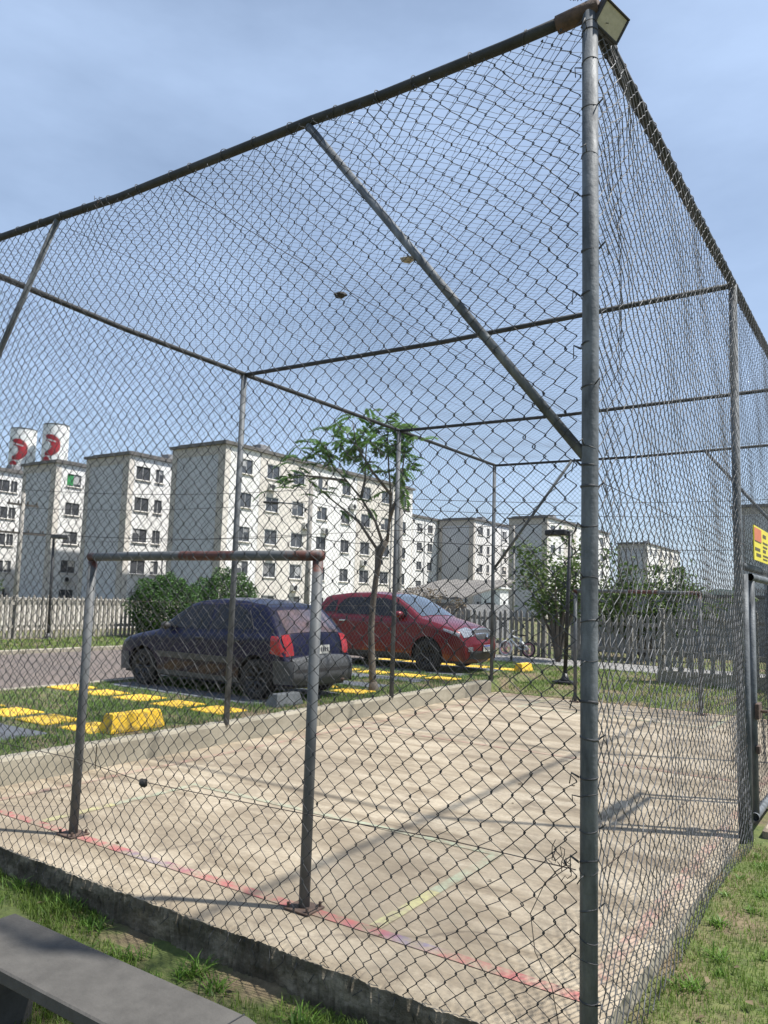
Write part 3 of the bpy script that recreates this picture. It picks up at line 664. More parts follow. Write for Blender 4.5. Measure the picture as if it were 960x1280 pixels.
# ------------------------------------------------------------------ cars
def interp(x, pts): return float(np.interp(x, [p[0] for p in pts], [p[1] for p in pts]))
class Car:
    def __init__(s, name, L_, W, sil, roof, belt, wheels, rw, paint, sill=.22):
        s.L, s.W, s.sil, s.roof, s.belt, s.wheels, s.rw, s.sill, s.paint = L_, W, sil, roof, belt, wheels, rw, sill, paint
        s.root = empty(name)
        s.env = [(p[0], p[1]) for p in sil if True]
        # upper envelope
        top = []; lastx = -1
        ps = sorted([(p[0], p[1]) for p in sil])
        s.tp = ps
    def ztop(s, x):
        best = 0
        for a, b_ in zip(s.sil[:-1], s.sil[1:]):
            x0, x1 = a[0], b_[0]
            if min(x0, x1)-1e-6 <= x <= max(x0, x1)+1e-6:
                z = max(a[1], b_[1]) if abs(x1-x0) < 1e-4 else a[1]+(b_[1]-a[1])*(x-x0)/(x1-x0)
                best = max(best, z)
        return best
    def hw(s, x, z):
        zb = interp(x, s.belt); h = s.W/2
        f = 1-.17*max(0, 1-x/.55)**2.2; r = 1-.13*max(0, 1-(s.L-x)/.45)**2.2
        t_ = 1.0
        if z < .55: t_ = .945+.055*(max(z-.15, 0)/.40)
        if z > zb-.06:
            k = (z-(zb-.06))/(s.roof-(zb-.06)); t_ = 1-.025*min(1, k/.1)-.245*max(0, k)**1.15
        y = h*f*r*t_
        y -= .040*math.exp(-max(0, s.ztop(x)-z)/.028)
        return y
    def bottom(s, x):
        z = s.sill
        for xw in s.wheels:
            ra = s.rw+.055; d = abs(x-xw)
            if d < ra: z = max(z, s.rw+math.sqrt(ra*ra-d*d))
        return z
    def cols(s, a, b_, n):
        xs = set(np.linspace(a, b_, n))
        for xw in s.wheels:
            for q in np.linspace(-1, 1, 25):
                v = xw+(s.rw+.055)*math.sin(q*math.pi/2)*.9999
                if a < v < b_: xs.add(v)
        return sorted(xs)
    def side(s, name, mat, xs, lo, hi, off=.0, n=12, parent=None, sides=(-1, 1), bot=None):
        out = []
        for sg_ in sides:
            mb = MB(); G = []
            for x in xs:
                z0, z1 = lo(x), hi(x); z1 = max(z1, z0+.002)
                G.append([(x, sg_*(s.hw(x, z)+off), z) for z in np.linspace(z0, z1, n)])
            mb.grid(G)
            if off > 0:   # return edge so the patch has thickness
                per = [G[i][0] for i in range(len(G))]+[G[-1][j] for j in range(1, n)]+[G[i][-1] for i in range(len(G)-2, -1, -1)]+[G[0][j] for j in range(n-2, 0, -1)]
                inn = [(p_[0], p_[1]-sg_*(off+.004), p_[2]) for p_ in per]; N = len(per)
                mb.add(per+inn, [(i, (i+1) % N, N+(i+1) % N, N+i) for i in range(N)])
            out.append(mb.build(name, mat, parent or s.root, True))
        return out
    def strip(s, name, mat, a, b_, t0=-1, t1=1, off=0, n=16, m=11, parent=None):
        """patch on the centre skin between silhouette params a..b (point index units)"""
        G = []
        for u in np.linspace(a, b_, n):
            i = min(int(u), len(s.sil)-2); f = u-i; A, B = s.sil[i], s.sil[i+1]
            x, z, c = [A[k]+(B[k]-A[k])*f for k in range(3)]
            d = Vector((B[0]-A[0], B[1]-A[1])).normalized(); nx_, nz_ = -d.y, d.x
            if i > 0 and f < .5:
                Z = s.sil[i-1]; d0 = Vector((A[0]-Z[0], A[1]-Z[1])).normalized(); d = (d0*(.5-f)+d*(.5+f)).normalized(); nx_, nz_ = -d.y, d.x
            elif f >= .5 and i < len(s.sil)-2:
                Z = s.sil[i+2]; d0 = Vector((Z[0]-B[0], Z[1]-B[1])).normalized(); d = (d0*(f-.5)+d*(1.5-f)).normalized(); nx_, nz_ = -d.y, d.x
            wd = s.hw(min(max(x, .0), s.L), z); row = []
            for t_ in np.linspace(t0, t1, m):
                k = (c*(1-abs(t_)**2.2)) + off
                row.append((x+nx_*k, t_*wd, z+nz_*k))
            G.append(row)
        mb = MB(); mb.grid(G); return mb.build(name, mat, parent or s.root, True)
    def body(s):
        xs = s.cols(0.0, s.L, 70)
        s.side('body_side', s.paint, xs, s.bottom, s.ztop, 0, 26)
        s.strip('body', s.paint, 0, len(s.sil)-1, n=8*len(s.sil), m=15)
        mb = MB(); mb.box(.12, -s.W*.40, .17, s.L-.12, s.W*.40, .40); mb.build('underbody', MT['blackm'], s.root)
        # dark wells
        for xw in s.wheels:
            for sg_ in (-1, 1):
                mb = MB(); ra = s.rw+.055; y0 = sg_*(s.W/2-.24); y1_ = sg_*(s.W/2-.045)
                arc = [(xw+ra*math.cos(q), s.rw+ra*math.sin(q)) for q in np.linspace(0, math.pi, 17)]
                mb.grid([[(x, y0, z) for x, z in arc], [(x, y1_, z) for x, z in arc]])
                mb.add([(x, y0, z) for x, z in arc], [tuple(range(17))]); mb.build('wheel_well', MT['blackm'], s.root)
    def wheel(s, xw, sg_, rim):
        r = s.rw; yc = sg_*(s.W/2-.115); w_ = empty('wheel'); w_.parent = s.root; w_.location = (xw, yc, r)
        mb = MB(); prof = [(-.09, r*.66), (-.092, r*.9), (-.075, r*.985), (-.04, r), (.04, r), (.075, r*.985), (.092, r*.9), (.09, r*.66)]; n = 32
        mb.grid([[(q*math.cos(2*math.pi*k/n), y, q*math.sin(2*math.pi*k/n)) for y, q in prof] for k in range(n+1)])
        mb.build('tyre', MT['rubber'], w_, True)
        mb = MB(); R_ = r*.665
        yo = sg_*.075
        mb.grid([[(q*math.cos(2*math.pi*k/n), y*sg_, q*math.sin(2*math.pi*k/n)) for y, q in ((.088, R_), (.080, R_*.92), (.05, R_*.85), (.035, R_*.3), (.055, R_*.25), (.06, .002))] for k in range(n+1)])
        for k in range(8):
            a = 2*math.pi*k/8; mb.tube([(R_*.2*math.cos(a), sg_*.052, R_*.2*math.sin(a)), (R_*.9*math.cos(a), sg_*.072, R_*.9*math.sin(a))], .024, 6)
        mb.build('rim', rim, w_, True)
    def groove(s, pts, sg_):
        mb = MB(); mb.tube([(x, sg_*(s.hw(x, z)+.0005), z) for x, z in pts], .0065, 5); mb.build('door_gap', MT['blackm'], s.root)

# dark blue hatchback, nose towards the lane
bl_sil = [(.05, .20, .02), (.01, .30, .05), (0, .46, .07), (.02, .56, .07), (.09, .665, .06), (.25, .735, .045), (.60, .815, .045), (.98, .885, .04),
          (1.28, 1.11, .04), (1.56, 1.295, .035), (1.72, 1.345, .035), (2.15, 1.385, .035), (2.65, 1.375, .035), (3.05, 1.325, .03), (3.17, 1.285, .03),
          (3.36, 1.09, .035), (3.52, .90, .04), (3.58, .76, .04), (3.61, .60, .04), (3.70, .565, .05), (3.73, .50, .05), (3.73, .34, .05), (3.68, .22, .03)]
bc = Car('parked_car', 3.73, 1.63, bl_sil, 1.385, [(0, .72), (1.0, .86), (2.2, .90), (3.5, .93)], (.70, 3.11), .282, MT['blue'])
bc.body()
for xw in bc.wheels:
    for sg_ in (-1, 1): bc.wheel(xw, sg_, MT['rim'])
bc.strip('windscreen', MT['carglass'], 7.12, 9.8, -.88, .88, .006)
bc.strip('rear_window', MT['rearglass'], 14.25, 15.88, -.84, .84, .007)
bc.side('side_window', MT['carglass'], np.linspace(1.22, 2.10, 16), lambda x: interp(x, [(1.22, .925), (2.10, .945)]), lambda x: min(bc.ztop(x)-.055, 1.30), .006, 8)
bc.side('side_window', MT['carglass'], np.linspace(2.18, 2.98, 16), lambda x: interp(x, [(2.18, .945), (2.98, .985)]), lambda x: interp(x, [(2.18, 1.315), (2.6, 1.305), (2.80, 1.24), (2.98, 1.03)]), .006, 8)
bc.side('side_moulding', MT['cladding'], np.linspace(1.06, 2.74, 14), lambda x: .47, lambda x: .56, .012, 4)
bc.side('sill_cladding', MT['cladding'], np.linspace(1.05, 2.76, 14), lambda x: .205, lambda x: .275, .004, 4)
bc.side('front_bumper_side', MT['cladding'], np.linspace(.0, .355, 12), lambda x: .22, lambda x: .50, .010, 6)
bc.side('rear_bumper_side', MT['cladding'], np.linspace(3.455, 3.73, 12), lambda x: .24, lambda x: .56, .012, 6)
bc.strip('rear_bumper', MT['cladding'], 18.6, 21.9, -1, 1, .012)
bc.strip('front_bumper', MT['cladding'], .2, 2.7, -1, 1, .010)
bc.strip('rear_bumper_step', MT['blackm'], 20.35, 20.6, -.95, .95, .016, 3)
for t0, t1 in ((-1.0, -.78), (.78, 1.0)): bc.strip('tail_light_rear', MT['redplastic'], 15.95, 17.9, t0, t1, .012, 8, 5)
bc.side('tail_light', MT['redplastic'], np.linspace(3.40, 3.60, 8), lambda x: interp(x, [(3.40, .66), (3.60, .62)]), lambda x: interp(x, [(3.40, .90), (3.50, .90), (3.60, .70)]), .010, 8)
for t0, t1 in ((-.95, -.62), (.62, .95)): bc.strip('headlight', MT['headlamp'], 3.15, 4.3, t0, t1, .008, 6, 5)
pl = MB().bbox(-.008, -.20, -.065, .008, .20, .065, .003).build('number_plate', MT['plate'], bc.root); pl.location = (3.663, .0, .70); pl.rotation_euler = (0, -.12, 0)
for k in range(7):
    MB().box(.0085, -.165+k*.047+(.01 if k > 2 else 0), -.03, .0095, -.135+k*.047+(.01 if k > 2 else 0), .03).build('plate_mark', MT['platedark'], pl)
mb = MB(); mb.bbox(1.20, -.93, .90, 1.34, -.80, 1.01, .03); mb.build('mirror', MT['blackm'], bc.root, True)
mb = MB(); mb.bbox(1.20, .80, .90, 1.34, .93, 1.01, .03); mb.build('mirror', MT['blackm'], bc.root, True)
for sg_ in (-1, 1):
    for x in (1.98, 2.72):
        y = sg_*(bc.hw(x, .80)+.012); MB().bbox(x-.085, y-.014, .785, x+.085, y+.014, .815, .006).build('door_handle', MT['blackm'], bc.root)
    bc.groove([(1.15, .30), (1.13, .60), (1.16, .88), (1.30, 1.08), (1.58, 1.27)], sg_)
    bc.groove([(2.14, .28), (2.14, .60), (2.14, .92), (2.14, 1.32)], sg_)
    bc.groove([(2.70, .66), (2.90, .80), (3.02, .98), (2.84, 1.24)], sg_)
mb = MB(); mb.tube([(3.40, -.28, .955), (3.36, -.05, .985), (3.35, .10, 1.0)], .010, 6); mb.build('rear_wiper', MT['blackm'], bc.root)
mb = MB(); mb.tube([(2.35, 0, 1.41), (2.5, 0, 1.58)], .004, 5); mb.build('aerial', MT['blackm'], bc.root)
mb = MB(); mb.tube([(3.5, .42, .26), (3.78, .42, .25)], .024, 10); mb.build('exhaust', MT['steel_rust'], bc.root, True)
bc.root.location = (-9.74, 5.98, .218)
tag(bc.root, 'dark blue hatchback with grey bumpers, tail towards the court kerb', 'car', 'cars parked beside the court')

# red hatchback, nose towards the court
rd_sil = [(.08, .20, .05), (.02, .27, .10), (0, .40, .14), (0, .56, .15), (.03, .68, .14), (.11, .795, .11), (.24, .86, .07), (.60, .955, .05), (1.02, 1.045, .045),
          (1.38, 1.265, .045), (1.72, 1.44, .04), (1.95, 1.495, .04), (2.45, 1.53, .04), (3.05, 1.515, .035), (3.52, 1.455, .03), (3.66, 1.41, .03),
          (3.84, 1.14, .04), (3.95, .96, .05), (3.98, .72, .05), (4.04, .62, .05), (4.06, .50, .05), (4.05, .34, .05), (3.98, .22, .03)]
rc = Car('parked_car', 4.06, 1.74, rd_sil, 1.53, [(0, .80), (1.0, 1.0), (2.2, 1.03), (3.9, 1.06)], (.83, 3.42), .318, MT['red'], .23)
rc.body()
for xw in rc.wheels:
    for sg_ in (-1, 1): rc.wheel(xw, sg_, MT['rimdark'])
rc.strip('windscreen', MT['screen'], 8.08, 10.75, -.90, .90, .006)
rc.strip('rear_window', MT['carglass'], 15.2, 16.6, -.85, .85, .007)
rc.side('side_window', MT['carglass'], np.linspace(1.36, 2.26, 16), lambda x: interp(x, [(1.36, 1.055), (2.26, 1.065)]), lambda x: min(rc.ztop(x)-.075, 1.43), .006, 8)
rc.side('side_window', MT['carglass'], np.linspace(2.33, 3.22, 16), lambda x: 1.07, lambda x: interp(x, [(2.33, 1.44), (2.9, 1.43), (3.10, 1.38), (3.22, 1.26)]), .006, 8)
rc.side('side_window', MT['carglass'], np.linspace(3.28, 3.58, 8), lambda x: 1.10, lambda x: interp(x, [(3.28, 1.37), (3.42, 1.33), (3.58, 1.16)]), .006, 6)
rc.side('sill_cladding', MT['blackm'], np.linspace(1.25, 3.00, 14), lambda x: .225, lambda x: .32, .006, 4)
rc.strip('lower_grille', MT['blackm'], 1.15, 2.25, -.82, .82, .008)
rc.strip('grille', MT['blackm'], 3.55, 4.9, -.52, .52, .008)
rc.strip('grille_bar', MT['chrome'], 4.72, 4.95, -.60, .60, .014, 4)
rc.strip('grille_bar', MT['chrome'], 4.15, 4.28, -.50, .50, .014, 4)
for s_ in (-1, 1):
    a, b_ = sorted((s_*.56, s_*1.0)); rc.strip('headlight', MT['headlamp'], 4.05, 5.5, a, b_, .009, 8, 8)
    a, b_ = sorted((s_*.72, s_*.90)); rc.strip('fog_light', MT['headlamp'], 2.15, 2.7, a, b_, .010, 5, 5)
rc.side('headlight_wrap', MT['headlamp'], np.linspace(.10, .44, 8), lambda x: interp(x, [(.10, .70), (.44, .83)]), lambda x: interp(x, [(.10, .775), (.44, .87)]), .008, 5)
mb = MB(); c = Vector((-.165, 0, .705))
dia = [(0, .075), (.045, 0), (0, -.075), (-.045, 0)]; di2 = [(0, .04), (.022, 0), (0, -.04), (-.022, 0)]
mb.v += [(c.x, c.y+a, c.z+b_) for a, b_ in dia]+[(c.x-.006, c.y+a, c.z+b_) for a, b_ in di2]+[(c.x+.03, c.y+a, c.z+b_) for a, b_ in dia]
for i in range(4):
    j = (i+1) % 4; mb.f += [(i, j, 4+j, 4+i), (8+j, 8+i, i, j)]
mb.build('badge', MT['chrome'], rc.root)
pl = MB().bbox(-.008, -.20, -.065, .008, .20, .065, .003).build('number_plate', MT['plate'], rc.root); pl.location = (-.158, 0, .48)
MB().box(-.0095, -.197, .032, -.0085, .197, .062).build('plate_band', MT['plateblue'], pl)
for k in range(7): MB().box(-.0095, -.165+k*.047, -.04, -.0085, -.135+k*.047, .02).build('plate_mark', MT['platedark'], pl)
for sg_ in (-1, 1):
    mb = MB(); y0, y1_ = sorted((sg_*.80, sg_*1.0)); mb.bbox(1.42, y0, 1.02, 1.60, y1_, 1.17, .04); mb.build('mirror', MT['red'], rc.root, True)
    for x in (2.12, 3.02):
        y = sg_*(rc.hw(x, .92)+.012); MB().bbox(x-.09, y-.015, .905, x+.09, y+.015, .94, .006).build('door_handle', MT['chrome'] if x > 3 else MT['red'], rc.root)
    rc.groove([(1.26, .34), (1.24, .70), (1.28, 1.0)], sg_); rc.groove([(2.29, .34), (2.29, .7), (2.29, 1.06)], sg_); rc.groove([(3.0, .62), (3.12, .8), (3.24, 1.08)], sg_)
rc.strip('hood_gap', MT['blackm'], 5.55, 5.62, -.93, .93, .003, 3)
for sg_ in (-1, 1):
    mb = MB(); mb.tube([(1.08, sg_*.15-.2, 1.085), (1.14, sg_*.15+.25, 1.115)], .008, 5); mb.build('wiper', MT['blackm'], rc.root)
    a = [(3.62, 1.12), (3.70, .98), (3.86, .80)]
    rc.side('tail_light', MT['redplastic'], np.linspace(3.80, 3.97, 6), lambda x: .80, lambda x: interp(x, [(3.80, 1.08), (3.97, .92)]), .008, 6, sides=(sg_,))
rc.root.location = (-6.42, 11.86, .218); rc.root.rotation_euler = (0, 0, math.pi); rc.root.scale = (1, 1, 1.035)
tag(rc.root, 'dark red hatchback with chrome grille, nose towards the court kerb', 'car', 'cars parked beside the court')

# ------------------------------------------------------------------ vegetation
def leaves(C_, size, rg, aspect=.45, up=.4, droop=0., fold=.12):
    """diamond leaves, folded on the midrib, at points C_"""
    n = len(C_); d = rg.standard_normal((n, 3)); d[:, 2] = d[:, 2]*.6-droop; d /= np.linalg.norm(d, axis=1)[:, None]
    a = rg.standard_normal((n, 3)); a[:, 2] += up*3; s_ = np.cross(d, a); s_ /= np.linalg.norm(s_, axis=1)[:, None]+1e-9
    nn = np.cross(s_, d); L_ = (size*(.6+.8*rg.random(n)))[:, None]; W_ = L_*aspect
    b_ = C_; m1 = C_+d*L_*.45+s_*W_*.5+nn*L_*fold; m2 = C_+d*L_*.45-s_*W_*.5+nn*L_*fold; mm = C_+d*L_*.5; tp = C_+d*L_
    V = np.stack([b_, m1, mm, m2, tp], 1).reshape(-1, 3); q = np.arange(n)*5
    F = np.concatenate([np.stack([q, q+1, q+2], 1), np.stack([q, q+2, q+3], 1), np.stack([q+1, q+4, q+2], 1), np.stack([q+2, q+4, q+3], 1)])
    return V, F
def grow(name, V, F, tint, mat, parent=None):
    me = np_mesh(name, V, F, mat, tint); o = link(name, me, parent); return o

def grass(name, x0, x1, y0, y1, n, h, wd, mat, label, seed, mask=None, zoff=0, patch=1.1):
    rg = np.random.default_rng(seed)
    x = rg.uniform(x0, x1, n); y = rg.uniform(y0, y1, n)
    dens = .5+.5*np.sin(patch*2.1*x+1.3*np.sin(patch*1.7*y))*np.sin(patch*1.9*y+.7*x)
    clump = .5+.5*np.sin(7*x+2*np.sin(5*y))*np.sin(6.3*y+1.1*x)
    k = rg.random(n) < .10+.90*(.65*dens+.35*clump)
    if mask is not None: k &= mask(x, y)
    x, y, dens, clump = x[k], y[k], dens[k], clump[k]; n = len(x)
    z = tz(x, y)+zoff; hh = h*(.4+.9*rg.random(n))*(.55+.6*clump); ang = rg.random(n)*6.283; lean = (.25+.8*rg.random(n))*hh
    dx, dy = np.cos(ang), np.sin(ang); sx_, sy_ = -dy*wd/2, dx*wd/2
    B = np.stack([x, y, z], 1)
    def off(f, l, ww): return B + np.stack([dx*lean*l+sx_*ww, dy*lean*l+sy_*ww, hh*f], 1)
    V = np.stack([off(-.05, 0, 1), off(-.05, 0, -1), off(.6, .35, .75), off(.6, .35, -.75), off(1-.15*rg.random(n), 1, 0)], 1).reshape(-1, 3)
    q = np.arange(n)*5; F = np.concatenate([np.stack([q, q+1, q+3], 1), np.stack([q, q+3, q+2], 1), np.stack([q+2, q+3, q+4], 1)])
    tint = np.repeat(np.clip(.12+.55*rg.random(n)+.35*(1-clump)*rg.random(n), 0, 1), 5)
    return tag(grow(name, V, F, tint, mat), label, 'grass', kind='stuff')
grass('grass', -5.3, .0, -1.9, -.06, 90000, .055, .0045, MT['grass'], 'short patchy grass between the bench and the slab', 11, lambda x, y: np.sin(2.7*x+1.1)*np.sin(5.1*y+.6*x)+.9*(-x/5.2) > .12+.5*(y > -.22))
grass('grass', .03, 3.0, -.9, 9, 260000, .036, .0036, MT['grass_dry'], 'sparse yellowing grass along the long side of the cage', 12, lambda x, y: (np.hypot(x-.6, y-4.0) > .75) & (x < .5+.4*(y+3)))
onp = lambda x, y: ~(np.abs((x+9.40+.32) % .64-.32) < .275) | (x < -9.68) | (x > -5.9)
def offpave(x, y):
    k = np.ones(len(x), bool)
    for yl in (-.65, 2.32, 4.22, 7.15, 10.05, 13.0): k &= ~((np.abs(y-yl) < .26) & (np.abs((x+9.45+.395) % .79-.395) < .285) & (x < -5.6))
    for yl in (1.55, .15, 5.12, 6.52, 8.0, 9.3, 11.0, 12.5): k &= ~((np.abs(y-yl) < .27) & (x > -9.5) & (x < -6.3))
    return k
grass('grass', -9.7, -5.56, -1.2, 7.2, 60000, .055, .008, MT['grass_lush'], 'mown green grass between the parking pavers', 13, offpave)
grass('grass', -9.7, -5.56, 7.2, 15, 30000, .06, .010, MT['grass_lush'], 'mown green grass round the red car', 14, offpave)
grass('grass', -5.5, 3, 10.6, 14.9, 32000, .07, .010, MT['grass_dry'], 'sunlit grass between the court end and the path', 15)
grass('grass', -19.9, -15.5, 2, 22, 30000, .07, .018, MT['grass_dry'], 'grass verge between the lane and the left picket fence', 16)
# fallen leaves and litter on the verge
def tufts(name, spots, label, seed):
    rg = np.random.default_rng(seed); V = []; F = []; T = []
    for (x, y, n, L_) in spots:
        z = float(tz(x, y))-.01
        for k in range(n):
            a = rg.random()*6.283; el = .75+rg.random()*.75; l = L_*(.45+.75*rg.random()); w_ = .0022+.0022*rg.random(); t0 = rg.random()
            d = np.array([math.cos(a), math.sin(a), 0]); s_ = np.array([-d[1], d[0], 0]); b0 = len(V)
            o = np.array([x, y, z])+np.append(rg.standard_normal(2)*L_*.28, 0)
            for i, f in enumerate((0, .35, .7, 1)):
                c = o+d*l*f*math.cos(el)*(1+.5*f)+np.array([0, 0, 1])*l*(f*math.sin(el)-.35*f*f)
                ww = w_*(.7, 1, .8, .05)[i]; V += [c-s_*ww, c+s_*ww]
            for i in range(3): F.append((b0+2*i, b0+2*i+1, b0+2*i+3, b0+2*i+2))
            T += [t0]*8
    return tag(grow(name, np.array(V), np.array(F), T, MT['weed']), label, 'grass', kind='stuff')
rg = np.random.default_rng(77)
sp = [(-4.35, -.20, 60, .20), (-4.1, -.16, 50, .13), (-3.55, -.16, 50, .14), (-3.1, -.15, 55, .15), (-2.75, -.17, 50, .11), (-2.35, -.26, 70, .12), (-1.95, -.18, 80, .14), (-1.75, -.24, 60, .11), (-1.25, -.22, 60, .12), (-4.7, -.28, 60, .15), (-2.1, -.5, 50, .09), (-3.4, -.42, 60, .10)]
for k in range(48): sp.append((rg.uniform(-5.2, -.2), rg.uniform(-.85, -.08), int(rg.integers(20, 60)), rg.uniform(.05, .10)))
tufts('grass_tufts', sp, 'bright green grass tufts at the foot of the slab edge', 5)
sp = [(.16, .95, 60, .10), (.22, 1.35, 60, .10), (.14, 1.75, 60, .09), (.5, 1.2, 50, .08), (.2, 2.9, 50, .08)]
for k in range(110): sp.append((rg.uniform(.08, 1.9), rg.uniform(.2, 4.2), int(rg.integers(15, 60)), rg.uniform(.04, .08)))
tufts('grass_tufts', sp, 'bright green grass tufts on the lawn beside the long cage side', 6)
rg = np.random.default_rng(31)
spots = [(-4.6, -.15), (-4.2, -.24), (-3.2, -.2), (-2.9, -.35), (-1.7, -.2), (.22, 1.0), (.30, 1.25), (.40, .95), (.28, .7), (.65, 1.6), (.9, 2.0)]
for i, (x, y) in enumerate(spots):
    V, F = leaves(np.array([[x, y, float(tz(x, y))+.03]]), np.array([.05]), rg, .7, 1.5)
    o = grow('fallen_leaf', V, F, np.full(len(V), .8), MT['dryleaf'])
    tag(o, 'dry fallen leaf on the grass beside the slab', 'leaf', 'fallen leaves round the slab')

for i in range(34):
    x, y = rg.uniform(-4.9, -.2), rg.uniform(.3, 9.5)
    V, F = leaves(np.array([[x, y, .006]]), np.array([.035+.03*rg.random()]), rg, .6, 3, 0, .15); V[:, 2] = np.maximum(V[:, 2]*.35, .002)
    tag(grow('dry_leaf', V, F, np.full(len(V), .25*rg.random()), MT['dryleaf']), 'small curled dry leaf lying on the court slab', 'leaf', 'leaf litter on the court')
# slim feathery tree between the cars
tr = tag(empty('young_tree', (-6.12, 7.44, .2)), 'slim young tree with feathery fronds between the two cars', 'tree')
rg = np.random.default_rng(21); random.seed(21)
mb = MB()
def limb(pts, r0, r1, n=8):
    N = len(pts); mb.tube(pts, [r0+(r1-r0)*i/(N-1) for i in range(N)], n)
T0 = [(.0, 0, -.1), (-.01, 0, .05), (-.05, 0, .5), (-.10, .02, .95), (-.08, .02, 1.4), (-.02, .0, 1.8), (.06, -.02, 2.2), (.18, -.02, 2.42)]
limb(T0, .062, .040, 10)
mb.tube([(0, 0, -.12), (0, 0, .03), (-.01, 0, .14)], [.11, .085, .061], 10)
limb([(.0, 0, 1.85), (-.02, .02, 2.3), (.15, .05, 2.45)], .045, .04)
br = [[(.12, -.02, 2.35), (-.05, -.05, 2.75), (-.40, -.1, 3.15), (-.75, -.15, 3.45), (-1.15, -.2, 3.75), (-1.5, -.2, 3.95)],
      [(.18, 0, 2.42), (.30, .05, 2.75), (.28, .1, 3.2), (.15, .15, 3.6), (.05, .2, 4.05), (0, .2, 4.4)],
      [(.30, .05, 2.75), (.48, .1, 3.2), (.62, .1, 3.6), (.70, .1, 4.0)],
      [(-.40, -.1, 3.15), (-.45, .1, 3.5), (-.6, .3, 3.9), (-.65, .4, 4.3)],
      [(.28, .1, 3.2), (-.1, -.2, 3.6), (-.35, -.4, 4.0), (-.4, -.5, 4.4)],
      [(-.75, -.15, 3.45), (-1.2, -.4, 3.5), (-1.7, -.5, 3.55), (-2.05, -.5, 3.55)],
      [(.62, .1, 3.6), (.75, -.2, 3.5), (.85, -.3, 3.35)],
      [(-1.15, -.2, 3.75), (-1.5, .1, 4.05), (-1.8, .2, 4.25)],
      [(-.02, -.0, 2.3), (-.5, .0, 2.75), (-1.0, .1, 3.0), (-1.5, .15, 3.25), (-1.75, .15, 3.42)]]
br = [[(p[0]*1.0 if p[2] < 2.5 else p[0]*(.80 if p[0] < 0 else .62), p[1]*.8, p[2]) for p in b_] for b_ in br]
for b_ in br: limb(b_, .027, .007, 7)
mb.build('trunk', MT['bark'], tr, True)
V = []; F = []; T = []
tips = []
for b_ in br:
    for i in range(2 if len(b_) > 3 else 1, len(b_)):
        nrep = 4 if i >= len(b_)-2 else 2
        for k in range(nrep): tips.append(np.array(b_[i])+rg.standard_normal(3)*np.array([.10, .12, .08]))
extra = [(-1.9, 0, 4.15), (-1.75, -.3, 3.9), (-1.3, .2, 4.3), (-.9, 0, 4.25), (-.6, -.2, 4.35), (-.2, 0, 4.45), (.15, .1, 4.5), (.5, .1, 4.3), (.75, .1, 4.2), (.85, 0, 3.9), (-.2, .3, 4.2), (-.5, -.4, 4.1), (.3, -.2, 4.15), (.9, .1, 3.6), (-1.9, -.5, 3.7), (-2.1, -.5, 3.5), (0, 0, 4.0), (.35, .3, 4.35), (-.85, .3, 4.0), (.6, -.2, 4.0), (.1, -.3, 3.95), (-.4, .1, 4.6), (-1.05, -.1, 4.0), (-1.5, -.3, 4.1), (-.15, -.2, 4.15), (.2, .3, 4.1), (-.7, .1, 4.15)]
for e_ in extra:
    e_ = (e_[0]*(.80 if e_[0] < 0 else .55), e_[1], e_[2])
    for k in range(4): tips.append(np.array(e_)+rg.standard_normal(3)*.13)
for tp in tips:
    if rg.random() < .06: continue
    a = rg.random()*6.283; d = np.array([math.cos(a), math.sin(a), .35+.3*rg.standard_normal()]); l = .26+.22*rg.random(); tint0 = rg.random()
    pos = np.array(tp, float); dirv = d/np.linalg.norm(d); n_l = 11
    for i in range(n_l):
        dirv = dirv+np.array([0, 0, -.11]); dirv /= np.linalg.norm(dirv); nxt = pos+dirv*l/n_l
        s_ = np.cross(dirv, [0, 0, 1]); s_ /= np.linalg.norm(s_)+1e-9; up_ = np.cross(s_, dirv)
        for sg_ in (-1, 1):
            ll = (.10+.05*rg.random())*math.sin(math.pi*(i+1.6)/(n_l+2))**.6; ax = s_*sg_*.85+dirv*.5-up_*(.15+.3*rg.random()); ax /= np.linalg.norm(ax)
            wv = np.cross(ax, up_); wv = wv/(np.linalg.norm(wv)+1e-9)*ll*.19; b0 = len(V)
            V += [pos, pos+ax*ll*.5+wv, pos+ax*ll, pos+ax*ll*.5-wv]; F.append((b0, b0+1, b0+2, b0+3)); T += [np.clip(tint0*.7+.3*rg.random(), 0, 1)]*4
        pos = nxt
tag(grow('crown', np.array(V), np.array(F), T, MT['leaf'], tr), kind='stuff')

# dense round shrubs by the left fence
def shrub(loc, rx, ry, h, n, size, mat, label, group, seed, name='round_shrub'):
    rt = tag(empty(name, loc), label, 'shrub', group); rg = np.random.default_rng(seed)
    u = rg.standard_normal((n, 3)); u /= np.linalg.norm(u, axis=1)[:, None]
    lump_ = 1+.10*np.sin(5*u[:, 0]+seed)*np.sin(6*u[:, 1])+.09*np.sin(9*u[:, 2]+4*u[:, 0]+seed)+.06*np.sin(14*u[:, 1]+11*u[:, 0])
    rad = lump_*(1-.38*rg.random(n)**2.2)
    C_ = u*rad[:, None]*np.array([rx, ry, h*.52])+np.array([0, 0, h*.50]); C_ = C_[C_[:, 2] > .02]
    V, F = leaves(C_, np.full(len(C_), size), rg, .55, .6)
    ti = np.repeat(np.clip(rg.random(len(C_))*.8+.2*(lump_[:len(C_)]-1)*4, 0, 1), 5)
    tag(grow('foliage', V, F, ti, mat, rt), kind='stuff')
    mb = MB()
    for k in range(7):
        a = k*.9; mb.tube([(.1*math.cos(a), .1*math.sin(a), -.05), (rx*.35*math.cos(a), ry*.35*math.sin(a), h*.4), (rx*.6*math.cos(a), ry*.6*math.sin(a), h*.7)], [.03, .02, .008], 6)
    mb.build('stem', MT['bark'], rt, True)
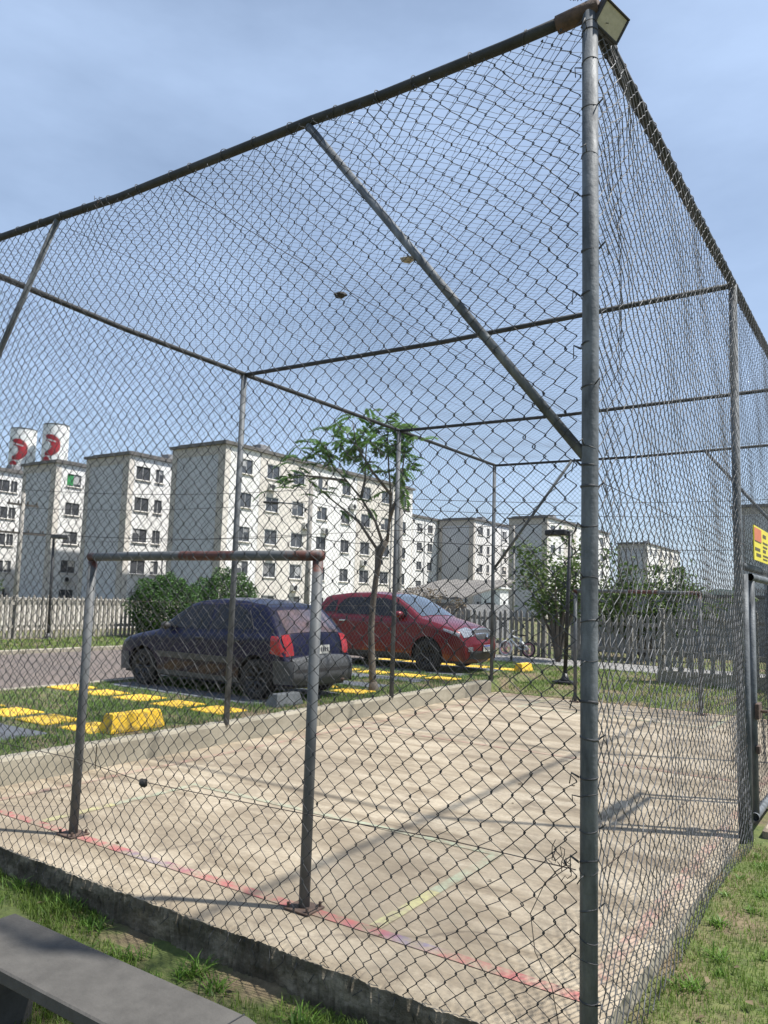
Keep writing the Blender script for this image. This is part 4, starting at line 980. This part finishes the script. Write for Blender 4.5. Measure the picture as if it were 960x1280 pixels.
shrub((-19.0, 14.15, .15), 1.0, 1.15, 2.05, 15000, .085, MT['shrubleaf'], 'dense round green shrub by the left fence, further from the red car', 'round shrubs', 41)
shrub((-19.0, 16.75, .15), 1.0, 1.35, 2.25, 17000, .085, MT['shrubleaf'], 'dense round green shrub by the left fence, nearer the concrete pole', 'round shrubs', 42)
shrub((-21.8, 9.2, .1), .8, .8, 2.6, 5000, .09, MT['leaf2'], 'leafy green bush rising behind the left picket fence', None, 43, 'leafy_bush')

# leafy, half-bare trees by the back fence
def twiggy(loc, label, seed, spread, h, nb, nleaf, size, mat, name, bare=.35, low=.35, nm='crown'):
    rt = tag(empty(name, loc), label, 'tree'); r = random.Random(seed); rg = np.random.default_rng(seed); mb = MB(); pts = []
    for k in range(nb):
        a = 2*math.pi*k/nb+r.uniform(-.4, .4); l = h*r.uniform(.7, 1.05); out = spread*r.uniform(.35, 1)
        p = []
        for i in range(7):
            f = i/6; p.append((math.cos(a)*out*f**1.4+r.uniform(-.05, .05)*f, math.sin(a)*out*.7*f**1.4+r.uniform(-.05, .05)*f, -.1+l*f*(1-.12*f*out/spread)))
        mb.tube(p, [.045*(1-.85*i/6)+.004 for i in range(7)], 6)
        for j in range(3, 7):
            for q in range(2):
                d = Vector((r.uniform(-1, 1), r.uniform(-1, 1), r.uniform(-.1, .9))).normalized()*r.uniform(.25, .6)*h/3.4; e_ = Vector(p[j])+d
                mb.tube([p[j], Vector(p[j])+d*.5+Vector((0, 0, .03)), e_], [.012, .008, .004], 5)
                if r.random() > bare: pts += [(Vector(p[j])+d*f) for f in (.5, .8, 1.05)]
    mb.build('trunk', MT['bark'], rt, True)
    P_ = np.array([tuple(p) for p in pts]); idx = rg.integers(0, len(P_), nleaf)
    C_ = P_[idx]+rg.standard_normal((nleaf, 3))*np.array([.20, .20, .13])*h/3.4
    V, F = leaves(C_, np.full(nleaf, size), rg, .5, .5, .35)
    tag(grow(nm, V, F, np.repeat(np.clip(rg.random(nleaf)*.7+.3*(idx % 7)/7, 0, 1), 5), mat, rt), kind='stuff')
twiggy((-6.35, 16.1, .2), 'half-bare leafy tree behind the black lamp post, by the back fence', 61, 1.25, 3.2, 10, 3000, .12, MT['leaf2'], 'leafy_tree', .3)
twiggy((-5.0, 19.2, .1), 'spreading leafy tree behind the back fence, right of the lamp post', 62, 2.2, 2.75, 12, 4600, .14, MT['leaf2'], 'leafy_tree', .25)
twiggy((-12.5, 20.0, .1), 'dry brown twiggy bush behind the back fence beyond the red car', 63, 1.5, 2.1, 16, 1500, .09, MT['dryleaf'], 'dry_bush', .4, nm='dry_leaves')
twiggy((-14.2, 21.2, .1), 'dry brown bush beside the low shed roof', 64, 1.3, 1.8, 12, 1100, .09, MT['dryleaf'], 'dry_bush', .4, nm='dry_leaves')

# ------------------------------------------------------------------ picket fences
pk = MB(); pk.prism([(-.038, 0), (.038, 0), (.038, 1.16), (.022, 1.22), (0, 1.245), (-.022, 1.22), (-.038, 1.16)], -.022, .022)
pk.xf(Matrix(((1, 0, 0, 0), (0, 0, 1, 0), (0, 1, 0, 0), (0, 0, 0, 1))))
pk_me = pk.mesh('picket', MT['picket']); pk_dk = pk.mesh('picket', MT['picket_dark'])
def fence(a, b_, sp, label, h=1.0, plinth=False, post_every=2.4, dark=False):
    fm = MT['picket_dark'] if dark else MT['picket']
    A, B = Vector(a), Vector(b_); d = B-A; n = int(d.length/sp); rz = math.atan2(d.y, d.x)
    f = tag(empty('picket_fence', A, rz), label, 'fence', 'concrete picket fences')
    z0 = .32 if plinth else .03
    for k in range(n+1):
        o = link('picket', pk_dk if dark else pk_me, f, (k*sp+random.uniform(-.012, .012), random.uniform(-.006, .006), z0-.03)); o.scale = (random.uniform(.86, 1.1), 1, h*random.uniform(.97, 1.03)); o.rotation_euler = (0, random.uniform(-.012, .012), 0)
    for z in (.32*h, .98*h):
        MB().box(-.05, .025, z0+z-.04, d.length+.05, .075, z0+z+.04).build('fence_rail', fm, f)
    for x in np.arange(0, d.length+.1, post_every):
        MB().bbox(x-.06, .078, -.3, x+.06, .20, z0+1.22*h, .01).build('fence_post', fm, f)
    if plinth: MB().bbox(-.05, -.04, -.2, d.length+.05, .022+.05, .30, .01).build('plinth', MT['kerb'], f)
    return f
fence((-20.3, 5, .2), (-20.3, 22, .2), .165, 'pale concrete picket fence along the far side of the lane')
fence((-14.5, 17.35, .2), (-3.3, 17.35, .2), .165, 'concrete picket fence coloured for tree shade behind the bicycles and path', dark=True)
fence((-3.1, 13.3, .12), (4.0, 13.3, .12), .20, 'dark weathered picket fence on a concrete plinth beyond the court end', 1.0, True, dark=True)

# ------------------------------------------------------------------ black lamp posts
def lamp_post(loc, h, rz, label, arm=.36):
    g = tag(empty('lamp_post', loc, rz), label, 'lamp post', 'black floodlight posts'); lx = .10
    MB().tube([(0, 0, .02), (lx*.5, 0, h*.5), (lx, 0, h-.02)], [.042, .040, .036], 10).build('pole', MT['black'], g, True)
    mb = MB(); mb.tube([(0, 0, .0), (0, 0, .05), (.004, 0, .18)], [.10, .085, .035], 10); mb.build('base_flange', MT['black'], g, True)
    mb = MB(); mb.bbox(-.20, -.20, -.03, .20, .20, .012, .008); mb.build('base_plate', MT['black'], g)
    hd = MB().bbox(lx-arm-.14, -.14, h-.095, lx-.05, .14, h+.025, .02).build('lamp_head', MT['black'], g)
    MB().box(lx-arm-.11, -.11, h-.099, lx-.08, .11, h-.0955).build('lens', MT['lampglass'], hd)
    MB().tube([(lx-.10, 0, h-.03), (lx+.03, 0, h-.02)], .028, 8).build('arm', MT['black'], g, True)
    return g
lamp_post((-4.60, 11.95, .16), 3.0, 0, 'black lamp post standing on the grass beyond the court end')
lamp_post((-20.0, 10.65, .2), 3.05, math.pi, 'black lamp post at the left picket fence beyond the lane')

# ------------------------------------------------------------------ bicycles
def bicycle(label, rim_mat, frame_mat, loc, rz, lean, sc):
    b = tag(empty('bicycle', loc, rz), label, 'bicycle'); b.rotation_euler = (lean, 0, rz); b.scale = (sc,)*3
    R_ = .25
    for x in (-.42, .42):
        wv = empty('wheel'); wv.parent = b; wv.location = (x, 0, R_)
        MB().torus((0, 0, 0), R_-.028, .030, 'y', 26, 7).build('tyre', MT['whitepaint'] if x > 0 else MT['rubber'], wv, True)
        mb = MB().torus((0, 0, 0), R_-.068, .020, 'y', 26, 6)
        for k in range(10):
            a = math.pi*2*k/10; mb.tube([(0, (.02 if k % 2 else -.02), 0), ((R_-.05)*math.cos(a), 0, (R_-.05)*math.sin(a))], .004, 4)
        mb.tube([(0, -.04, 0), (0, .04, 0)], .02, 8); mb.build('rim', rim_mat, wv, True)
    mb = MB()
    for p in ([(-.12, 0, .62), (-.08, 0, .25)], [(-.08, 0, .25), (.30, 0, .58)], [(-.115, 0, .55), (.29, 0, .66)], [(-.08, .02, .25), (-.42, .035, R_)], [(-.11, .02, .52), (-.42, .035, R_)], [(-.08, -.02, .25), (-.42, -.035, R_)], [(-.11, -.02, .52), (-.42, -.035, R_)], [(.29, 0, .70), (.31, 0, .54)]): mb.tube(p, .028, 8)
    mb.build('frame', frame_mat, b, True)
    mb = MB(); mb.tube([(.31, .035, .54), (.42, .04, R_)], .015, 7); mb.tube([(.31, -.035, .54), (.42, -.04, R_)], .015, 7); mb.tube([(.31, -.04, .54), (.31, .04, .54)], .017, 7); mb.build('fork', frame_mat, b, True)
    mb = MB(); mb.tube([(.22, -.24, .84), (.26, -.10, .80), (.275, 0, .74), (.26, .10, .80), (.22, .24, .84)], .014, 7); mb.tube([(.29, 0, .68), (.275, 0, .75)], .016, 7); mb.build('handlebar', MT['chrome'], b, True)
    mb = MB(); mb.prism([(-.26, -.07), (-.20, -.08), (-.02, -.02), (0, 0), (-.02, .02), (-.20, .08), (-.26, .07)], .66, .70); mb.tube([(-.13, 0, .60), (-.14, 0, .67)], .014, 7); mb.build('saddle', MT['seat'], b)
    mb = MB(); mb.torus((-.08, .03, .25), .075, .012, 'y', 16, 5); mb.tube([(-.08, .05, .25), (.04, .06, .16), (.04, .12, .16)], .011, 6); mb.tube([(-.08, -.05, .25), (-.20, -.06, .34), (-.20, -.12, .34)], .011, 6); mb.build('crankset', MT['blackm'], b, True)
    return b
bicycle('white kids bicycle with pink wheels leaning by the back fence', MT['pink'], MT['whitepaint'], (-7.78, 16.75, .215), math.radians(172), .10, .86)
bicycle('white bicycle parked beside the red car nose at the back fence', MT['whitepaint'], MT['whitepaint'], (-9.0, 16.6, .215), math.radians(160), .10, .95)

# ------------------------------------------------------------------ apartment blocks
FL = [11.93, 9.19, 6.45, 3.71, .97]
WIN = {}
def window_meshes(wd, ht):
    key = (wd, ht)
    if key not in WIN:
        f = MB(); t_ = .05
        f.box(-.03, -wd/2-t_, -ht/2-t_, .05, wd/2+t_, -ht/2); f.box(-.03, -wd/2-t_, ht/2, .05, wd/2+t_, ht/2+t_)
        f.box(-.03, -wd/2-t_, -ht/2, .05, -wd/2, ht/2); f.box(-.03, wd/2, -ht/2, .05, wd/2+t_, ht/2)
        f.box(-.01, -.025, -ht/2, .04, .025, ht/2)
        s_ = MB(); s_.box(-.02, -wd/2-.1, -ht/2-.11, .12, wd/2+.1, -ht/2-.053)
        p = MB(); p.box(-.05, -wd/2, -ht/2, .012, -.025, ht/2); p.box(-.05, .025, -ht/2, .012, wd/2, ht/2)
        WIN[key] = (f.mesh('frame', MT['frame']), s_.mesh('sill', MT['cream']), p.mesh('pane', MT['glass']))
    return WIN[key]
ac_me = MB().bbox(0, -.40, -.28, .32, .40, .28, .02).mesh('air_conditioner', MT['acwhite'])
acf_me = MB().torus((.325, -.08, 0), .2, .02, 'x', 18, 5).tube([(.3, -.08, 0), (.33, -.08, 0)], .18, 18).mesh('fan_grille', MT['blackm'])
def block(label, x0, x1, y0, y1, cols, group='apartment blocks', ac=(), panels=(), curt=None, roof=13.35, base=-1.2, rows=FL):
    bd = tag(empty('apartment_block', ((x0+x1)/2, (y0+y1)/2, base)), label, 'building', group)
    cx, cy_ = (x0+x1)/2, (y0+y1)/2
    def part(name, mb, mat): 
        mb.v = [(a-cx, b_-cy_, c-base) for a, b_, c in mb.v]; return mb.build(name, mat, bd)
    hs = [(y, wd, ht, z) for (y, wd, ht) in cols for z in rows]
    # facade with real openings: grid of wall cells
    mb = MB(); ys = sorted(set([y0, y1]+[v for y, wd, ht in cols for v in (y-wd/2, y+wd/2)]))
    zs = sorted(set([base, roof]+[v for z in rows for v in (z-.575, z+.575)]))
    for a, b_ in zip(ys[:-1], ys[1:]):
        for c, d in zip(zs[:-1], zs[1:]):
            ym, zm = (a+b_)/2, (c+d)/2
            if any(abs(ym-y) < wd/2 and abs(zm-z) < .575 for y, wd, ht, z in hs):
                mb.add([(x1-.18, a, c), (x1-.18, b_, c), (x1-.18, b_, d), (x1-.18, a, d), (x1, a, c), (x1, b_, c), (x1, b_, d), (x1, a, d)], [(0, 1, 5, 4), (1, 2, 6, 5), (2, 3, 7, 6), (3, 0, 4, 7), (0, 3, 2, 1)])
            else: mb.add([(x1, a, c), (x1, b_, c), (x1, b_, d), (x1, a, d)], [(0, 1, 2, 3)])
    part('facade', mb, MT['white'])
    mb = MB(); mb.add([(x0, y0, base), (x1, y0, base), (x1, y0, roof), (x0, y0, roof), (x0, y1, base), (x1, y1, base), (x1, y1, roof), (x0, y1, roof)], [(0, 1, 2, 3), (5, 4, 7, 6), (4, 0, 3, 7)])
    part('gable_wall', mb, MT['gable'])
    mb = MB(); mb.box(x0-.02, y0-.035, base, x0+.55, y0-.002, roof); part('corner_strip', mb, MT['tan'])
    mb = MB(); mb.box(x1-.75, y0-.035, base, x1+.03, y0-.002, roof); part('corner_strip', mb, MT['tan'])
    mb = MB(); mb.box(x0+.552, y0-.034, roof-.75, x1-.752, y0-.002, roof); part('top_band', mb, MT['tan'])
    mb = MB(); mb.box(x1+.002, y0, base, x1+.032, y0+.55, roof); part('corner_strip', mb, MT['cream'])
    for a, b_ in panels:
        hit = [(y, wd, z) for y, wd, ht, z in hs if a < y < b_]
        zs2 = sorted(set([base, roof-.02]+[v for z in rows for v in (z-.66, z+.64)])); ys2 = sorted(set([a, b_]+[v for y, wd, z in hit for v in (y-wd/2-.10, y+wd/2+.10)]))
        mb = MB()
        for c, d in zip(zs2[:-1], zs2[1:]):
            for e_, f_ in zip(ys2[:-1], ys2[1:]):
                ym, zm = (e_+f_)/2, (c+d)/2
                if not any(abs(ym-y) < wd/2+.1 and abs(zm-z) < .65 for y, wd, z in hit): mb.add([(x1+.03, e_, c), (x1+.03, f_, c), (x1+.03, f_, d), (x1+.03, e_, d)], [(0, 1, 2, 3)])
        part('facade_panel', mb, MT['cream'])
    mb = MB(); mb.box(x0-.22, y0-.22, roof+.002, x1+.22, y1+.22, roof+.22); mb.box(x0+.3, y0+.3, roof+.222, x1-.3, y1-.3, roof+.42); part('roof', mb, MT['roofcap'])
    r = random.Random(label)
    for i, (y, wd, ht) in enumerate(cols):
        for j, z in enumerate(rows):
            f, s_, p = window_meshes(wd, ht)
            wn = link('window', f, bd, (x1-.10-cx, y-cy_, z-base)); link('sill', s_, wn, (.10, 0, 0)); pn = link('pane', p, wn)
            if r.random() < .45:
                hh = r.choice((.35, .5, .8)); sd_ = r.choice((-1, 1)); ya, yb = sorted((sd_*.04, sd_*wd*.48))
                MB().box(.0125, ya, ht*.48-ht*.96*hh, .018, yb, ht*.48).build('blind', MT[r.choice(('acwhite', 'frame', 'cream', 'greywall'))], wn)
            if curt and (i, j) in curt:
                MB().box(.0185, -wd*.45, -ht*.42, .026, -.04, ht*.42).build('curtain', MT[curt[(i, j)]], wn)
    for q, yd in enumerate([v for v in np.arange(y0+2.0, y1-1, 7.3) if all(abs(v-c_[0]) > c_[1]/2+.15 for c_ in cols)]):
        mb = MB(); mb.tube([(x1+.09, yd, base), (x1+.09, yd, roof-.3), (x1+.02, yd, roof-.1)], .055, 8); part('downpipe', mb, MT['frame'])
    mb = MB(); mb.bbox(x1-2.2, y0+5.2, roof+.423, x1-1.2, y0+6.4, roof+1.05, .04); part('roof_tank', mb, MT['greywall'])
    for (y, z) in ac:
        a = link('air_conditioner', ac_me, bd, (x1+.035-cx, y-cy_, z-base)); link('fan_grille', acf_me, a)
    return bd
colA = [(42.05, 1.3, 1.15), (45.24, 1.5, 1.15), (48.58, 1.5, 1.15), (51.98, 1.4, 1.15), (55.6, 1.3, 1.15), (58.9, 1.5, 1.15), (62.4, 1.5, 1.15), (65.7, 1.3, 1.15)]
block('long pale block with windowed sunlit facade behind the blue car and slim tree', -48.9, -42.8, 39.6, 67.6, colA, ac=[(45.0, 10.6), (49.6, 7.8), (52.4, 7.6), (48.4, 2.3), (58.6, 5.0), (56.6, 10.3), (45.3, 5.2)], panels=[(43.6, 50.2), (57.3, 64.2)])
block('pale block with two window columns, second behind the rusty goal crossbar', -60.2, -54.2, 39.4, 67, [(40.95, 1.5, 1.15), (42.75, .85, 1.15), (46.5, 1.5, 1.15), (50, 1.5, 1.15)])
block('pale block with a green curtain in its top window', -69.9, -64.5, 39.2, 67, [(41.15, 1.5, 1.15), (42.9, .85, 1.15), (46.5, 1.5, 1.15)], curt={(0, 0): 'curtain_green'}, ac=[(41.0, 2.5)])
block('pale block with a red curtain below the white water towers', -81, -75, 36.4, 64, [(38.4, 1.5, 1.15), (40.1, 1.5, 1.15), (41.35, .7, 1.15), (45, 1.5, 1.15)], curt={(1, 1): 'curtain_red'})
block('pale narrow facade between the long block and the grey gables', -62.8, -56.6, 84, 108, [(88, 1.4, 1.15), (92, 1.4, 1.15), (95, 1.4, 1.15)], panels=[(84.7, 90)])
block('distant grey gabled block above the white kiosk', -56.2, -50.5, 97, 124, [(99.2, 1.6, 1.15), (101.8, .9, 1.15), (107.5, 1.5, 1.15), (112, 1.5, 1.15)])
block('distant grey gabled block behind the black lamp post', -45.2, -39.5, 97.6, 125, [(99.8, 1.6, 1.15), (102.4, .9, 1.15), (107, 1.5, 1.15), (111.5, 1.5, 1.15), (116, 1.5, 1.15), (121, 1.5, 1.15)], panels=[(104, 109)])
block('farthest pale block seen over the shrub tops through the side mesh', -44.6, -39.0, 146, 172, [(148.5, 1.5, 1.15), (152, 1.5, 1.15), (156, 1.5, 1.15), (160, 1.5, 1.15), (164, 1.5, 1.15), (168, 1.5, 1.15)], panels=[(154, 158), (162, 166)])
block('grey gabled block standing behind the court gate sign', -15.2, -8.5, 94, 118, [(97, 1.5, 1.15), (101, 1.5, 1.15)])

# low shed roof, kiosk, block wall between fence and blocks
sh = tag(empty('low_shed', (-14.9, 24, -.0)), 'low shed with sloping pale roof below the grey gabled block', 'shed')
mb = MB(); mb.prism([(-1.75, 0), (1.75, 0), (1.75, 4), (-1.75, 4)], -.6, 1.55); mb.build('wall', MT['greywall'], sh)
rf = empty('roof'); rf.parent = sh
for k in range(7):
    x = -1.9+k*.54; mb = MB(); mb.add([(x, -.6, 1.72), (x+.50, -.6, 1.72), (x+.50, 4.4, 2.55), (x, 4.4, 2.55), (x, -.6, 1.78), (x+.25, -.6, 1.83), (x+.50, -.6, 1.78), (x+.50, 4.4, 2.61), (x+.25, 4.4, 2.66), (x, 4.4, 2.61)], [(0, 1, 6, 5, 4), (4, 5, 8, 9), (5, 6, 7, 8), (3, 9, 8, 7, 2), (0, 4, 9, 3), (1, 2, 7, 6), (0, 3, 2, 1)])
    mb.build('roof_sheet', MT['shedroof'], rf)
mb = MB(); mb.box(-.5, -.04, -.4, .5, -.005, 1.5); mb.build('door', MT['wood_dark'], sh)
ki = tag(empty('kiosk', (-19.8, 40.4, -.6)), 'small white kiosk seen beside the back fence beyond the red car', 'kiosk')
mb = MB(); mb.box(-.62, -.6, -.6, .62, .6, 3.05); mb.build('wall', MT['whitepaint'], ki)
mb = MB(); mb.box(-.75, -.75, 3.052, .75, .75, 3.15); mb.build('roof', MT['whitepaint'], ki)
mb = MB(); mb.box(-.32, -.64, 0.2, .30, -.602, 2.2); mb.build('door', MT['wood_dark'], ki)
bw = tag(empty('block_wall', (-4.0, 22.0, 0)), 'long grey block wall behind the picket fence on a concrete plinth', 'wall')
mb = MB(); mb.box(-4.2, 0, -.3, 14, .2, 2.02); mb.build('wall', MT['greywall'], bw)
mb = MB(); mb.box(-4.25, -.06, 2.022, 14.05, .26, 2.10); mb.build('coping', MT['roofcap'], bw)
for x in np.arange(-4.1, 14, 2.6): MB().box(x, -.06, -.3, x+.22, -.002, 2.02).build('pier', MT['greywall'], bw)
lw = tag(empty('boundary_wall', (-24.5, 14, -.1)), 'low cream wall behind the far picket fence', 'wall')
mb = MB(); mb.box(-.1, -9, -.5, .1, 9, 1.35); mb.build('wall', MT['cream'], lw)
mb = MB(); mb.box(-.16, -9.05, 1.352, .16, 9.05, 1.42); mb.build('coping', MT['cream'], lw)

# ------------------------------------------------------------------ water towers
def tower(c, label, zt):
    t_ = tag(empty('water_tower', (c[0], c[1], -1)), label, 'water tower', 'white water towers'); R_ = 1.75
    mb = MB(); n = 40; zs = [0, zt*.55, zt*.56, zt*.985, zt]; rs = [R_, R_, R_*1.0, R_, R_*.97]
    mb.grid([[(r*math.cos(2*math.pi*k/n), r*math.sin(2*math.pi*k/n), z) for k in range(n+1)] for z, r in zip(zs, rs)])
    mb.add([(R_*.97*math.cos(2*math.pi*k/n), R_*.97*math.sin(2*math.pi*k/n), zt) for k in range(n)], [tuple(range(n))])
    mb.build('shell', MT['whitepaint'], t_, True)
    MB().torus((0, 0, zt), R_*.98, .07, 'z', 40, 6).build('rim', MT['galv'], t_, True)
    # painted mark: broad crescent with a pale stroke, low tail
    az0 = math.atan2(CAM[1]-c[1], CAM[0]-c[0])-.50
    mb = MB(); N = 44; zc = zt-3.1
    def inside(a, z):
        r_ = math.hypot(a, z)
        if r_ < 1.55 and a > -.55 and not (math.hypot(a+.45, z+.15) < .78) and not (abs(z-.75+.25*a) < .10 and a < .9): return True
        return False
    def tail(a, z): return math.hypot(a+.30, z+2.15) < .55 and z+2.15 > -.45
    st = 3.6/N
    for i in range(N):
        for j in range(int(N*1.5)):
            a = -1.6+i*st; z = -2.9+j*st
            if inside(a+st/2, z+st/2):
                q = [(a, z), (a+st, z), (a+st, z+st), (a, z+st)]
                mb.add([((R_+.02)*math.cos(az0+u/R_), (R_+.02)*math.sin(az0+u/R_), zc+v) for u, v in q], [(0, 1, 2, 3)])
    mb.build('red_mark', MT['redlogo'], t_, True)
    inside, mb = tail, MB()
    for i in range(N):
        for j in range(int(N*1.5)):
            a = -1.6+i*st; z = -2.9+j*st
            if tail(a+st/2, z+st/2):
                q = [(a, z), (a+st, z), (a+st, z+st), (a, z+st)]
                mb.add([((R_+.02)*math.cos(az0+u/R_), (R_+.02)*math.sin(az0+u/R_), zc+v) for u, v in q], [(0, 1, 2, 3)])
    mb.build('red_mark_tail', MT['redlogo'], t_, True)
tower((-103.0, 58.5), 'white water tower with red mark above the red-curtain block', 25.0)
tower((-98.4, 60.6), 'white water tower with red mark above the green-curtain block', 25.6)

# ------------------------------------------------------------------ utility poles and lines
def pole(loc, h, r, label, arms=()):
    p = tag(empty('utility_pole', loc), label, 'utility pole', 'utility poles')
    MB().tube([(0, 0, -.5), (0, 0, h*.5), (0, 0, h)], [r, r*.85, r*.68], 10).build('shaft', MT['pole'], p, True)
    for z, w_ in arms:
        a = MB().box(-.05, -w_/2, z-.05, .05, w_/2, z+.05).build('crossarm', MT['wood_dark'], p)
        for q in (-.45, -.15, .15, .45): MB().tube([(0, q*w_, z+.052), (0, q*w_, z+.2)], [.05, .035], 8).build('insulator', MT['wood_dark'], a, True)
    return p
pole((-23.0, 26.2, -.1), 7.3, .15, 'concrete utility pole in front of the long pale block, left of the slim tree')
pole((-19.2, 28.5, -.2), 6.9, .15, 'concrete utility pole behind the slim tree crown', [(6.2, 1.6)])
pole((-34.8, 18.4, -.3), 6.6, .14, 'weathered utility pole with crossarms behind the left picket fence', [(6.0, 1.6), (4.6, 2.6)])
pole((-14.7, 31.8, -.4), 5.8, .07, 'slender pole in front of the grey gabled block')
def cable(pts, label, sag=.25, r=.014):
    P_ = []
    for a, b_ in zip(pts[:-1], pts[1:]):
        for i in range(11):
            f = i/10; q = Vector(a).lerp(Vector(b_), f); q.z -= sag*4*f*(1-f); P_.append(q)
    return tag(MB().tube(P_, r, 5).build('overhead_cable', MT['black'], None, True), label, 'cable', 'overhead cables')
cable([(-60, 2, 6.2), (-34.8, 18.4, 6.45), (-23, 26.2, 6.9), (-19.2, 28.5, 6.55), (-2, 38, 7.0), (20, 48, 7)], 'thin overhead cable strung between the utility pole tops')
cable([(-60, 2, 5.2), (-34.8, 18.4, 5.55), (-23, 26.2, 6.3), (-19.2, 28.5, 6.05), (-2, 38, 6.2), (20, 48, 6)], 'overhead cable just below the pole tops')
cable([(-60, 2, 4.0), (-34.8, 18.4, 4.35), (-23, 26.2, 4.6), (-19.2, 28.5, 4.5), (-2, 38, 4.6), (20, 48, 4.5)], 'lower overhead cable halfway up the utility poles', r=.018)

# street light on an arm in front of the second block
sl = tag(empty('street_light', (-23.0, 26.2, 6.0)), 'dark street light head on an arm fixed to the concrete pole', 'street light')
MB().tube([(0, 0, -.2), (-.5, -.35, .12), (-1.3, -.9, .2)], .03, 8).build('arm', MT['galv'], sl, True)
mb = MB(); mb.bbox(-.38, -.12, -.06, .38, .12, .06, .04); M_ = Matrix.Rotation(math.radians(35), 4, 'Z'); M_.translation = Vector((-1.6, -1.1, .18)); mb.xf(M_); mb.build('head', MT['blackm'], sl)
gl = tag(empty('globe_lamp', (-21.4, 15.9, .1)), 'small white globe lamp on a thin post above the round shrubs', 'lamp')
MB().tube([(0, 0, 0), (0, 0, 2.75)], .025, 8).build('post', MT['black'], gl, True)
mb = MB(); mb.grid([[(.13*math.sin(a)*math.cos(b_), .13*math.sin(a)*math.sin(b_), 2.87-.13*math.cos(a)) for b_ in np.linspace(0, 2*math.pi, 17)] for a in np.linspace(0.02, math.pi-.02, 10)]); mb.build('globe', MT['whitepaint'], gl, True)

# ------------------------------------------------------------------ distant wooded ridge
mb = MB(); G = []
xsr = np.linspace(-900, 700, 160)
for k, (dy, f) in enumerate(((0, 0), (15, .7), (40, 1), (150, .9), (300, 0))):
    G.append([(x, 520+dy+.08*abs(x), -3+f*(20+5*math.sin(x*.011)+3*math.sin(x*.043+1)+1.6*math.sin(x*.17)+1.2*math.sin(x*.41+k))) for x in xsr])
mb.grid(G)
tag(mb.build('hill', MT['ridge'], None, True), 'low dark wooded ridge on the horizon', 'hill', kind='structure')
print('scene built', len(bpy.data.objects), sum(len(m.polygons) for m in bpy.data.meshes))
